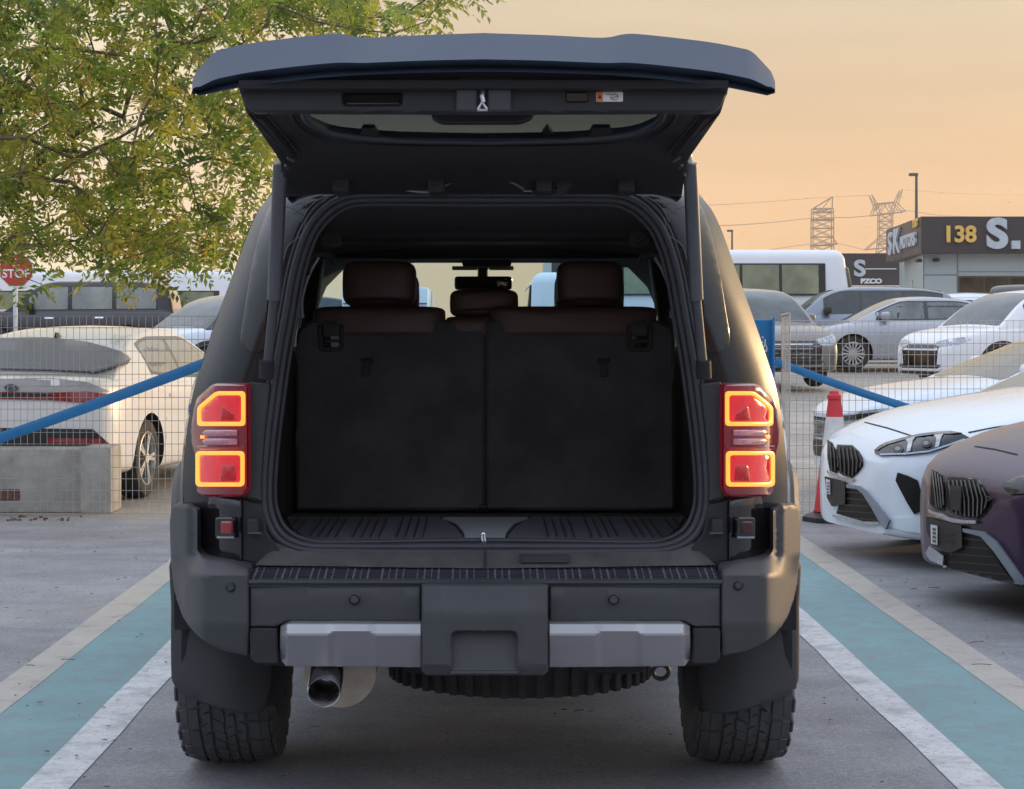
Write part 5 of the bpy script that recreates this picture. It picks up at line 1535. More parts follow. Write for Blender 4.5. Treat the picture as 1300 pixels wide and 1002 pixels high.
# dark one
d_far = [(1183,596),(1190,599),(1196,604),(1199,620),(1199,645),(1193,647.6),(1186,644),(1181.6,639),(1182,612)]
d_near = [(1204,607),(1222,607.5),(1240,610),(1249,619),(1255.6,631),(1254,642),(1249,651),(1240,659),(1222,656),(1208,650),(1201,642),(1200.5,614)]
for q_, n_ in ((d_far, 5), (d_near, 10)):
    gx_, gy_ = sum(p[0] for p in q_)/len(q_), sum(p[1] for p in q_)/len(q_)
    pix(bm2, 'kidney_surround', [((x-gx_)*1.08+gx_, (y-gy_)*1.06+gy_) for x, y in q_], M_GBLK, sp=5, off=.006)
    pix(bm2, 'kidney_grille', q_, M_KID, sp=3.5, off=.010); slats(bm2, q_, n_, 6, mat('grille_grey', (.09, .09, .095), .3))
pix(bm2, 'grille_centre', [(1207,617),(1222,618),(1221,650),(1208,646)], M_TRIM, sp=6, off=.020)
pix(bm2, 'kidney_lip', [(1179,645),(1187,650),(1198,652),(1206,657),(1222,660),(1240,661),(1240,665),(1222,664.5),(1208,663),(1196,657.5),(1180,650)], M_CRS, sp=5, off=.018)
pix(bm2, 'plate_mount', [(1177,656),(1190,660),(1222,667),(1223,695),(1214,700),(1205,702),(1186,693),(1178,675)], M_BLK, sp=6, off=.022)
pix(bm2, 'paper_plate', [(1183.5,666),(1192,668),(1192,692),(1184,690)], M_WHITE, sp=5, off=.028)
for k in range(4): pix(bm2, 'plate_print', [(1186,670+k*5),(1190,671+k*5),(1190,674+k*5),(1186,673+k*5)], M_STRUT, sp=4, off=.031, th=.001)
for y in (676, 685): pix(bm2, 'mount_rib', [(1194,y),(1212,y+3),(1212,y+4),(1194,y+1)], M_COLM, sp=6, off=.028, th=.001)
d_int = [(1224,675),(1246,679),(1262.6,703),(1276.5,726),(1290.5,735.6),(1246,740),(1218,728),(1200,716),(1212,700)]
pix(bm2, 'lower_intake', d_int, M_KID, sp=4.5, off=.008); hbars(bm2, d_int, 6, M_COLM)
pix(bm2, 'intake_edge', [(1223,671),(1249,675),(1266,688),(1300,736),(1312,757),(1303,757),(1291,740),(1262,699),(1246,681),(1224,675.5)], mat('grey_blue_trim', (.2, .2, .2)), sp=6, off=.020)
pix(bm2, 'chrome_lip', [(1199,717),(1218,728),(1246,739),(1268,742),(1292,738),(1292,741),(1268,746),(1245,743),(1217,732),(1199,721)], M_CRS, sp=6, off=.020)
pix(bm2, 'lip_corner', [(1176,703),(1181,693),(1199,706),(1198,718),(1182,712)], M_CRS, sp=5, off=.018)
pix(bm2, 'headlight', [(1272,615.5),(1290.5,605.7),(1310,601),(1340,600),(1340,622),(1310,626),(1284,628),(1276,622)], M_LAMPD, sp=6, off=.008)
pix(bm2, 'bonnet_gap', [(1237,566),(1262,569.5),(1292,576.5),(1291,577.8),(1262,571),(1237,567.3)], M_SEAM, sp=7, off=.0025, th=.002)

# --- mesh fences
M_WIRE = mat('galvanised_wire', (0.40, 0.40, 0.38), 0.45, metal=0.5)
M_BLUE = mat('blue_painted_steel', (0.006, 0.155, 0.36), 0.4, coat=.3, var=.12)
def mesh_panel(name, a, b, z0, z1, parent, dx=.05, dz=.085, r=.0022):
    a = Vector(a); b = Vector(b); L = (b-a).length; d = (b-a)/L
    bm = bmesh.new(); rnd = random.Random(3)
    def wire(p, q, rr, bow=0):
        tube(bm, [p, q], rr, 4, cap=False)
    n = int(L/dx)
    for i in range(n+1):
        p = a + d*dx*i; wob = rnd.uniform(-.003, .003)
        wire(Vector((p.x+wob, p.y, z0)), Vector((p.x-wob, p.y, z1 + rnd.uniform(-.004, .004))), r)
    m = int((z1-z0)/dz)
    for j in range(m+1):
        z = z0 + (z1-z0)*j/m
        wire(Vector((a.x, a.y-.004, z)), Vector((b.x, b.y-.004, z)), r*1.05)
    o = from_bm(name, bm, M_WIRE, parent, smooth=0, kind='stuff')
    return o
def post(parent, x, y, z1, m_=M_WIRE, s=.025, name='fence_post'):
    bm = bmesh.new(); box(bm, x-s, x+s, y-s, y+s, 0, z1, .004)
    box(bm, x-s*2.2, x+s*2.2, y-s*2.2, y+s*2.2, 0.002, .012)
    return from_bm(name, bm, m_, parent)
fl = empty('mesh_fence', (0, 0, 0), 0, 'grey welded wire fence left of the black vehicle', 'fence')
mesh_panel('wire_mesh', (-7.5, 14.4, 0), (-1.75, 14.4, 0), .02, 1.525, fl)
for x in (-7.5, -4.75, -1.75): post(fl, x, 14.45, 1.54)
frr = empty('mesh_fence', (0, 0, 0), 0, 'pale welded wire fence right of the blue gate post', 'fence')
mesh_panel('wire_mesh', (2.26, 14.4, 0), (8.6, 14.4, 0), .02, 1.49, frr, r=.0021)
for x in (4.95, 8.6): post(frr, x, 14.45, 1.50)
gt = empty('mesh_gate', (0, 0, 0), 0, 'open mesh gate leaf hinged on the blue plate post', 'gate')
mesh_panel('wire_mesh', (2.24, 14.36, 0), (2.035, 12.7, 0), .03, 1.52, gt, r=.0022, dx=.19, dz=.12)
bm = bmesh.new()
for z in (1.53, .05): tube(bm, [(2.24, 14.36, z), (2.035, 12.7, z)], .010, 8)
for p_ in ((2.24, 14.36), (2.035, 12.7)): tube(bm, [(*p_, .05), (*p_, 1.53)], .004, 8)
from_bm('gate_frame', bm, M_WIRE, gt)
bp = S2 = None
bpost = empty('gate_post', (2.12, 14.5, 0), 0, 'blue steel gate post with white script beside the right lamp', 'post')
bm = bmesh.new(); box(bm, -.105, .07, -.02, .02, 0, 1.50, .006)
box(bm, .058, .075, -.10, .02, 0, 1.52, .004)
from_bm('post_plate', bm, M_BLUE, bpost)
def glyph(pts, r_, parent, base, y):
    bm = bmesh.new(); tube(bm, [Vector((base[0]+a, y, base[1]+b)) for a, b in catmull(pts, 3)], r_, 5); return from_bm('white_script', bm, M_WHITE, parent)
for k, (dz, sc_) in enumerate(((1.28, 1.0), (1.13, .7))):
    for st in ([(-.04,.05),(-.03,.02),(-.01,.0),(.02,.01),(.03,.04),(.03,.07)], [(-.02,.07),(-.015,.045),(0,.035),(.01,.05)], [(-.035,-.02),(-.01,-.035),(.025,-.03),(.03,-.01)], [(.0,.085),(.015,.08)], [(.03,.03),(.045,.0),(.04,-.03)]):
        glyph([(a*sc_*.9-.015, b*sc_) for a, b in st], .0055*sc_, bpost, (0, dz), -.024)
def barrier(name, label, a, b, h_=.075):
    """flat blue bar between two points"""
    a = Vector(a); b = Vector(b); d = (b-a).normalized(); up = Vector((-d.z, 0, d.x)); up = up if up.z > 0 else -up
    nrm = d.cross(up).normalized()
    bm = bmesh.new()
    rows = []
    n = 24
    for i in range(n+1):
        p = a + (b-a)*i/n; p.z -= .035*math.sin(math.pi*i/n)*0.3
        rows.append([bm.verts.new(p + up*h_*u + nrm*.012*v) for u, v in ((-.5,-.8),(-.5,.8),(-.42,1),(.42,1),(.5,.8),(.5,-.8),(.42,-1),(-.42,-1))])
    for A, B in zip(rows[:-1], rows[1:]):
        for k in range(8): bm.faces.new((A[k], A[(k+1) % 8], B[(k+1) % 8], B[k]))
    bm.faces.new(rows[0][::-1]); bm.faces.new(rows[-1])
    return from_bm(name, bm, M_BLUE, None, label=label, cat='barrier')
o_ = barrier('barrier_bar', 'long blue bar slanting across the left mesh fence', P(-60, 577, 14.25), P(264, 460, 14.25), .080)
tag = o_
o_ = barrier('barrier_bar', 'blue bar slanting down from the gate post to the white car', P(984, 459, 14.25), P(1160, 520, 14.25), .060)
# --- concrete block, kerb stones, cone
def concrete(name, col=(.40, .38, .34)):
    return mat(name, col, .85, var=.22, nscale=7, bump=.9, bscale=40)
bm = bmesh.new()
box(bm, -7.2, -2.96, 14.66, 14.98, 0, .50, .02, 2)
cb = from_bm('concrete_block', bm, concrete('stained_concrete'), None, label='long pale concrete barrier block standing behind the left fence', cat='block')
bm = bmesh.new(); box(bm, -3.14, -2.90, 14.60, 15.02, 0, .515, .02, 2); from_bm('block_end', bm, concrete('stained_concrete'), cb)
M_SLOT = mat('red_brown_debris', (.14, .07, .05), .9, var=.5, nscale=30, bump=1, bscale=60)
bm = bmesh.new(); box(bm, -7.0, -3.62, 14.645, 14.70, .10, .185, .006)
from_bm('lifting_slot', bm, M_SLOT, cb)
bm = bmesh.new()
box(bm, 2.36, 2.95, 19.3, 19.5, 0, .14, .03, 2)
from_bm('kerb_stone', bm, concrete('pale_kerb', (.5, .48, .44)), None, label='short pale kerb stone on the ground above the cone', cat='kerb')
bm = bmesh.new()
rnd = random.Random(9)
for k in range(60):
    x = rnd.uniform(-4.3, -3.0); y = rnd.uniform(14.05, 14.35)
    s_ = rnd.uniform(.006, .018)
    box(bm, x-s_, x+s_, y-s_*.6, y+s_*.6, 0.001, s_*.8, .002, 1, Matrix.Translation((x, y, 0)) @ Matrix.Rotation(rnd.uniform(0, 3), 4, 'Z') @ Matrix.Translation((-x, -y, 0)))
from_bm('dry_leaf_litter', bm, M_SLOT, None, smooth=0, label='brown litter along the foot of the left fence', cat='litter', kind='stuff')
cone = empty('traffic_cone', (2.585, 14.05, 0), 0, 'tall red traffic cone with white band and black base', 'cone')
def cone_band(name, z0, z1, m_, lip=0):
    f = lambda z: .155 + (.042-.155)*((z-.05)/.90)
    bm = bmesh.new(); prof = [(z0, f(z0)), (z0 + (z1-z0)*.5, f((z0+z1)/2)), (z1, f(z1))]
    lathe(bm, prof, 32, 'Z'); return from_bm(name, bm, m_, cone)
M_CRED = mat('cone_red', (.62, .035, .045), .5, var=.12); M_CWH = mat('cone_white', (.70, .68, .66), .5, var=.12, nscale=10)
cone_band('cone_skirt', .05, .56, M_CRED); cone_band('reflective_band', .56, .775, M_CWH); cone_band('cone_top', .775, .90, M_CRED)
bm = bmesh.new(); lathe(bm, [(.90, .046), (.905, .055), (.935, .055), (.945, .040), (.965, .036), (.97, .01)], 24, 'Z'); from_bm('cone_cap', bm, M_CRED, cone)
bm = bmesh.new(); lathe(bm, [(0, .23), (.0, .24), (.035, .24), (.055, .20), (.06, .155)], 8, 'Z'); lathe(bm, [(0.03, .13), (.075, .16), (.08, .10)], 24, 'Z'); from_bm('cone_base', bm, M_BLK, cone)
# paving blocks near the gate, on the right beyond the fence line
M_PAV = mat('paving_grey', (.30, .275, .25), .85, var=.25, nscale=3, bump=.6, bscale=60)
pme = None; cnt = 0
pav = bmesh.new()
pv_root = empty('paved_strip', (0, 0, 0)); props(pv_root, kind='structure')
bm = bmesh.new(); box(bm, -.098, .098, -.048, .048, -.01, .008, .006); pm_ = bmesh.new()
me_pav = bpy.data.meshes.new('paving_block'); bmesh.ops.recalc_face_normals(bm, faces=bm.faces); bm.to_mesh(me_pav); bm.free(); me_pav.materials.append(M_PAV)
for j in range(18):
    for i in range(8):
        x = 2.0 + i*.2 + (.1 if j % 2 else 0); y = 14.62 + j*.1
        ob = bpy.data.objects.new('paving_block', me_pav); COL.objects.link(ob); ob.location = (x, y, random.uniform(-.002, .002)); ob.rotation_euler = (0, 0, random.uniform(-.01, .01)); ob.parent = pv_root; ob['kind'] = 'structure'

# fallen leaflets and twigs on the near ground
bm = bmesh.new(); rnd = random.Random(12)
for k in range(420):
    x = rnd.choice((rnd.uniform(-4.5, -.9), rnd.uniform(-3.2, -1.2), rnd.uniform(-1.5, 3))); y = rnd.uniform(3.6, 14); a = rnd.uniform(0, 6.28); L_ = rnd.uniform(.006, .018)
    c_, s_ = math.cos(a), math.sin(a)
    vs = [bm.verts.new((x + c_*u*L_ - s_*v*L_*.4, y + s_*u*L_ + c_*v*L_*.4, .010 + h_)) for u, v, h_ in ((-1, 0, 0), (0, 1, .003), (1, 0, .001), (0, -1, .004))]
    bm.faces.new(vs)
for k in range(16):
    x = rnd.uniform(-3.2, 2.6); y = rnd.uniform(4.2, 11); a = rnd.uniform(-.5, .5); L_ = rnd.uniform(.03, .10)
    tube(bm, [(x, y, .011), (x + L_*.5*math.cos(a), y + L_*.5*math.sin(a), .014), (x + L_*math.cos(a), y + L_*math.sin(a) + .01, .011)], .0016, 4)
from_bm('fallen_leaves', bm, mat('dry_leaf', (.10, .075, .045), .8, var=.4), None, smooth=0, label='small dry leaves and twigs scattered over the parking bays', cat='leaves', kind='stuff')

# --- stop sign
def text_mesh(name, s, size, m_, parent, loc, rot, extrude=.01, offset=0.0, align='CENTER', sx=1.0):
    c = bpy.data.curves.new(name, 'FONT'); c.body = s; c.size = size; c.extrude = extrude; c.offset = offset
    c.align_x = align; c.align_y = 'CENTER'
    t = bpy.data.objects.new(name, c); COL.objects.link(t)
    dg = bpy.context.evaluated_depsgraph_get(); dg.update()
    me = bpy.data.meshes.new_from_object(t.evaluated_get(dg)); bpy.data.objects.remove(t)
    me.transform(Matrix.Diagonal((sx, 1, 1, 1)))
    o = link_mesh(name, me, None, parent, smooth=0); me.materials.clear(); me.materials.append(m_)
    o.location = loc; o.rotation_euler = rot
    return o
ss = empty('stop_sign', ((21-VX)*38/F, 38, gz(38)), 0, 'red octagonal stop sign on white pole half hidden by leaves', 'sign')
zc = H - (343-VY)*38/F - gz(38)
M_SRED = mat('sign_red', (.50, .03, .03), .45)
def octagon(name, r_, y0, y1, m_):
    bm = bmesh.new(); pts = [(r_*math.cos(math.pi/8 + k*math.pi/4), r_*math.sin(math.pi/8 + k*math.pi/4)) for k in range(8)]
    A = [bm.verts.new((x, y0, zc+z)) for x, z in pts]; B = [bm.verts.new((x, y1, zc+z)) for x, z in pts]
    bm.faces.new(A); bm.faces.new(B[::-1])
    for k in range(8): bm.faces.new((A[k], B[k], B[(k+1) % 8], A[(k+1) % 8]))
    return from_bm(name, bm, m_, ss, smooth=0)
octagon('sign_border', .37, -.020, .0, M_WHITE); octagon('sign_face', .345, -.026, -.0205, M_SRED)
text_mesh('sign_text', 'STOP', .24, M_WHITE, ss, (0, -.032, zc-.08), (R(90), 0, 0), .003, .006)
bm = bmesh.new()
for pts in ([(.09,.06),(.06,.10),(.02,.09),(.05,.05),(.09,.05)], [(.09,.05),(.0,.03),(-.08,.05),(-.10,.10)], [(-.02,.16),(0,.16)], [(.05,.15),(.07,.15)]):
    tube(bm, [Vector((a, -.030, zc+.06+b)) for a, b in catmull(pts, 3)], .012, 5)
from_bm('sign_script', bm, M_WHITE, ss)
bm = bmesh.new(); tube(bm, [(-.03, .03, 0), (-.03, .03, zc+.2)], .045, 12); from_bm('sign_pole', bm, mat('pale_pole', (.6, .62, .62), .5), ss)

# --- buses
def make_bus(label, x0, y, L, Hh, W=2.1, psi=0, win=(.48, .80), nwin=6, m_=P_WHITE, wm=None, group=None):
    e = empty('minibus', (x0, y, gz(y)), R(psi), label, 'bus', group)
    bm = bmesh.new(); vs = box(bm, 0, L, -W/2, W/2, .35, Hh, .22, 5)
    for v in bm.verts:
        if v.co.z > Hh*.55:
            k = (v.co.z-Hh*.55)/(Hh*.45); v.co.y *= 1 - .10*k
            if v.co.x > L*.8: v.co.x -= .30*k
    from_bm('body', bm, m_, e, smooth=50)
    wm = wm or M_GLSD
    z0, z1 = Hh*win[0], Hh*win[1]
    for s in (-1, 1):
        yo = s*(W/2)*.955
        bm = bmesh.new()
        vs = box(bm, .25, L-.75, *sorted((yo, yo + s*.03)), z0-.04, z1+.04, .01)
        for v in vs: v.co.y -= s*(v.co.z-z0)*.10 - s*.035
        from_bm('window_band', bm, M_BLK, e)
        for i in range(nwin):
            a = .3 + (L-1.15)*i/nwin; b = .3 + (L-1.15)*(i+1)/nwin - .07
            bm = bmesh.new(); vs = box(bm, a, b, *sorted((yo+s*.02, yo + s*.038)), z0, z1, .004)
            for v in vs: v.co.y -= s*(v.co.z-z0)*.10 - s*.035
            w_ = from_bm('window', bm, wm, e)
    bm = bmesh.new(); vs = box(bm, L-.06, L+.02, -W*.42, W*.42, Hh*.45, Hh*.84, .02)
    for v in vs: v.co.x -= .30*max(0, (v.co.z-Hh*.55)/(Hh*.45))
    from_bm('windscreen', bm, wm, e)
    for x in (1.4, L-1.6):
        for s in (-1, 1): wheel_parts(e, x, s*(W/2-.14), .38, .22, s, M_RIM, 5)
    bm = bmesh.new(); box(bm, .1, L-.1, -W/2-.01, W/2+.01, .55, .62, .01); from_bm('side_trim', bm, M_BLK, e)
    for s in (-1, 1):
        bm = bmesh.new(); box(bm, L-.05, L+.03, s*W*.32-.18, s*W*.32+.18, .75, .95, .03); from_bm('headlight', bm, M_LAMP, e)
        bm = bmesh.new(); box(bm, -.02, .03, s*W*.40-.08, s*W*.40+.08, .8, 1.2, .02); from_bm('tail_light', bm, M_REDL, e)
    return e
wm_ = mat('bus_window_glass', (.19, .20, .10), .08, coat=1, var=.45, nscale=1.6)
make_bus('white minibus with olive tinted windows left of the sign wall', 2.05, 46.5, 6.85, 2.68, psi=0, wm=wm_, win=(.60, .86))
make_bus('white bus seen under the tree, beyond the dark SUV', -16.2, 60, 8.6, 2.6, psi=0, wm=wm_, win=(.50, .74))
tr_ = empty('box_truck', (-1.35, 30, gz(30)), 0, 'white box truck seen through the windscreen between the headrests', 'truck')
bm = bmesh.new(); box(bm, -.95, .42, 0, 5, .55, 1.76, .03, 2); from_bm('cargo_box', bm, P_WHITE, tr_)
bm = bmesh.new(); box(bm, -.90, .37, 4.9, 6.6, .4, 1.55, .12, 3); from_bm('cab', bm, P_WHITE, tr_)
bm = bmesh.new(); box(bm, -.93, .40, -.03, -.002, 1.28, 1.30, .002); box(bm, -.93, .40, -.03, -.002, 1.50, 1.515, .002); box(bm, -.28, -.265, -.03, -.002, .6, 1.74, .002); from_bm('door_seam', bm, M_STRUT, tr_)
for x in (-.8, .27):
    bm = bmesh.new(); lathe(bm, [(-.1, .30), (-.1, .36), (.1, .36), (.1, .30)], 24, 'X', (x, 1, .36)); from_bm('wheel', bm, M_TYRE, tr_)
    bm = bmesh.new(); lathe(bm, [(-.1, .30), (-.1, .36), (.1, .36), (.1, .30)], 24, 'X', (x, 5.6, .36)); from_bm('wheel', bm, M_TYRE, tr_)
make_bus('white minibus rear seen through the windscreen, beside the right headrest', 1.32, 36, 6, 1.98, psi=90, wm=wm_, win=(.62, .86), W=.0+1.0)

# --- shop buildings
M_FAS = mat('dark_fascia', (.052, .040, .044), .5, var=.05, nscale=.5)
M_CLAD = mat('grey_green_cladding', (.42, .47, .46), .5, var=.06, nscale=.6)
M_SIGN = mat('pale_sign_letters', (.52, .56, .60), .5)
M_GOLD = mat('gold_sign_letters', (.80, .50, .12), .5)
M_SMOKE = mat('shop_window_glass', (.06, .05, .035), .08, coat=1, var=.7, nscale=1.2)
shop = empty('shop_building', (0, 0, 0), 0, 'grey shop with dark sign band reading 138 and a big S', 'building')
Yb = 60.0
def X(px, Y=Yb): return (px-VX)*Y/F
def Z(py, Y=Yb): return H-(py-VY)*Y/F
g0 = gz(Yb)
bm = bmesh.new()
# front wall and left return wall (the corner stands at px 1175)
xc, xl = X(1172), X(1148, 67.0)
zt = Z(322)
fp = [(xc, Yb), (X(1500), Yb), (X(1500), 78), (X(1152, 78.), 78), (xl, 67.0)]
A = [bm.verts.new((x, y, g0-.2)) for x, y in fp]; B = [bm.verts.new((x, y, zt+.8)) for x, y in fp]
bm.faces.new(A[::-1]); bm.faces.new(B)
for k in range(5): bm.faces.new((A[k], A[(k+1) % 5], B[(k+1) % 5], B[k]))
from_bm('wall', bm, M_CLAD, shop, smooth=0)
bm = bmesh.new()
xfl = X(1125, 67.6)
fp = [(X(1169.5, 59.5), 59.5), (X(1500), 59.5), (X(1500), 60.0-.01), (xc+.02, 60.0-.01), (xfl+.55, 67.6), (xfl, 67.6)]
z0, z1 = Z(321.5, 59.5), Z(275, 59.5)
A = [bm.verts.new((x, y, z0)) for x, y in fp]; B = [bm.verts.new((x, y, z1)) for x, y in fp]
bm.faces.new(A[::-1]); bm.faces.new(B)
for k in range(6): bm.faces.new((A[k], A[(k+1) % 6], B[(k+1) % 6], B[k]))
from_bm('sign_band', bm, M_FAS, shop, smooth=0)
text_mesh('shop_number', '138', (Z(285,59.5)-Z(314,59.5))*.98, M_GOLD, shop, (X(1217.5,59.5), 59.44, Z(298.5,59.5)), (R(90), 0, 0), .04, .022)
text_mesh('big_letter', 'S', (Z(280,59.5)-Z(318,59.5))*1.33, M_SIGN, shop, (X(1265,59.5), 59.44, Z(298.5,59.5)), (R(90), 0, 0), .06, .055, sx=1.12)
bm = bmesh.new(); box(bm, X(1283,59.5), X(1294,59.5), 59.36, 59.5, Z(316.5,59.5), Z(306,59.5), .01); from_bm('full_stop', bm, M_SIGN, shop)
# left return lettering
p0 = Vector((xfl, 67.6)); p1 = Vector((X(1169.5, 59.5), 59.5)); dv = (p1-p0); ang = math.atan2(dv.y, dv.x)
nrm2 = Vector((dv.y, -dv.x)).normalized()
def onret(t, zz, out_=.05):
    q = p0 + dv*t + nrm2*out_; return (q.x, q.y, zz)
zmid = (z0+z1)/2
text_mesh('sign_text', 'S', 1.05, M_SIGN, shop, onret(.18, zmid-.02), (R(90), 0, ang), .04, .03, sx=1.9)
text_mesh('sign_text', 'K', 1.18, M_SIGN, shop, onret(.38, zmid), (R(90), 0, ang), .04, .03, sx=2.0)
text_mesh('sign_text', 'MOTORS', .56, M_SIGN, shop, onret(.70, zmid-.10), (R(90), 0, ang), .04, .022, sx=1.45)
text_mesh('sign_text', '138', .36, M_GOLD, shop, onret(.88, zmid+.40), (R(90), 0, ang), .03, .012, sx=1.8)
bm = bmesh.new()
for x in (1172.5, 1215.5): box(bm, X(x)-.02, X(x)+.02, Yb-.02, Yb, g0, z0, .003)
box(bm, X(1172), X(1215), Yb-.018, Yb, Z(349)-.02, Z(349)+.02, .003)
box(bm, X(1215), X(1300), Yb-.018, Yb, Z(345.5), Z(344.5), .003)
from_bm('cladding_joint', bm, mat('cladding_joint', (.22, .25, .25), .6), shop)
bm = bmesh.new(); box(bm, X(1216), X(1420), Yb-.05, Yb+.01, Z(372), Z(350.5), .01); from_bm('window_frame', bm, mat('brown_frame', (.10, .075, .05), .5), shop)
for k in range(6):
    bm = bmesh.new(); box(bm, X(1218 + k*32), X(1248 + k*32), Yb-.07, Yb-.05, Z(370), Z(352.5)); from_bm('shop_window', bm, M_SMOKE, shop)
bm = bmesh.new(); mt = Matrix.Translation((p0.x + dv.x*.62, p0.y + dv.y*.62, 0)) @ Matrix.Rotation(ang, 4, 'Z')
box(bm, -1.2, 1.2, .38, .46, Z(372, 62), Z(352, 62), .01, 1, mt)
wn_ = from_bm('window_frame', bm, mat('brown_frame', (0, 0, 0)), shop)
for k in range(4):
    bm = bmesh.new(); box(bm, -1.1+k*.56, -.62+k*.56, .35, .39, Z(371, 62), Z(354, 62), 0, 1, mt); from_bm('window_pane', bm, M_CLAD if k % 2 else M_SMOKE, shop)
for x, y in ((1165, 331), (1187, 330)):
    bm = bmesh.new(); box(bm, X(x)-.08, X(x)+.08, Yb-.3, Yb, Z(y)-.06, Z(y)+.05, .02); from_bm('security_camera', bm, M_BLK, shop)
# second building with the smaller sign
Y2 = 90.0
hall = empty('showroom_building', (0, 0, 0), 0, 'dark sign wall with white S and PZCO behind the minibus', 'building')
bm = bmesh.new(); box(bm, X(700, Y2), X(1210, Y2), Y2, Y2+14, 0, Z(323, Y2), .02); from_bm('wall', bm, M_CLAD, hall)
bm = bmesh.new(); box(bm, X(700, Y2), X(1140, Y2), Y2-.3, Y2-.01, Z(363, Y2), Z(322, Y2), .02); from_bm('sign_band', bm, M_FAS, hall)
text_mesh('big_letter', 'S', 1.05, M_SIGN, hall, (X(1089.5, Y2), Y2-.36, Z(342, Y2)), (R(90), 0, 0), .04, .035, sx=1.15)
text_mesh('sign_text', 'PZCO', .30, M_WHITE, hall, (X(1104, Y2), Y2-.36, Z(357.5, Y2)), (R(90), 0, 0), .03, .018, sx=1.25)
bm = bmesh.new(); box(bm, X(1097, Y2), X(1136, Y2), Y2-.34, Y2-.3, Z(342.4, Y2), Z(341.2, Y2)); from_bm('sign_rule', bm, M_WHITE, hall)
bm = bmesh.new(); box(bm, X(700, Y2), X(1140, Y2), Y2-.33, Y2-.3, Z(364, Y2), Z(362.6, Y2)); from_bm('sign_edge', bm, M_WHITE, hall)
# low cream building behind the tree
Y3 = 95.0
lowb = empty('cream_building', (0, 0, 0), 0, 'low cream building with white pillars beyond the tree', 'building')
bm = bmesh.new(); box(bm, X(-260, Y3), X(268, Y3), Y3, Y3+12, 0, Z(352, Y3), .02); from_bm('wall', bm, mat('cream_render', (.55, .50, .38), .8, var=.08, nscale=.8), lowb)
for k in range(9):
    bm = bmesh.new(); x = X(262 - k*42, Y3); box(bm, x-.25, x+.25, Y3-.5, Y3-.01, 0, Z(345, Y3), .02); from_bm('pillar', bm, M_WHITE, lowb)
    bm = bmesh.new(); box(bm, x-1.15, x-.45, Y3-.05, Y3-.002, 1.4, 2.9, .01); from_bm('window', bm, M_SMOKE, lowb)

# --- lamp posts
def lamp_post(label, px, y_top, Y):
    e = empty('street_lamp', (X(px, Y), Y, gz(Y)), 0, label, 'street lamp')
    h = Z(y_top, Y) - gz(Y)
    bm = bmesh.new(); tube(bm, [(0, 0, 0), (0, 0, h)], .09, 8, r1=.055); from_bm('pole', bm, mat('lamp_post_grey', (.10, .10, .10), .5), e)
    bm = bmesh.new(); box(bm, -.30, .06, -.1, .1, h-.02, h+.10, .03); from_bm('lamp_head', bm, mat('lamp_post_grey', (0, 0, 0)), e)
lamp_post('tall street lamp rising behind the 138 sign building', 1163.5, 223, 75)
lamp_post('short distant street lamp just right of the raised tailgate', 929.5, 294, 110)
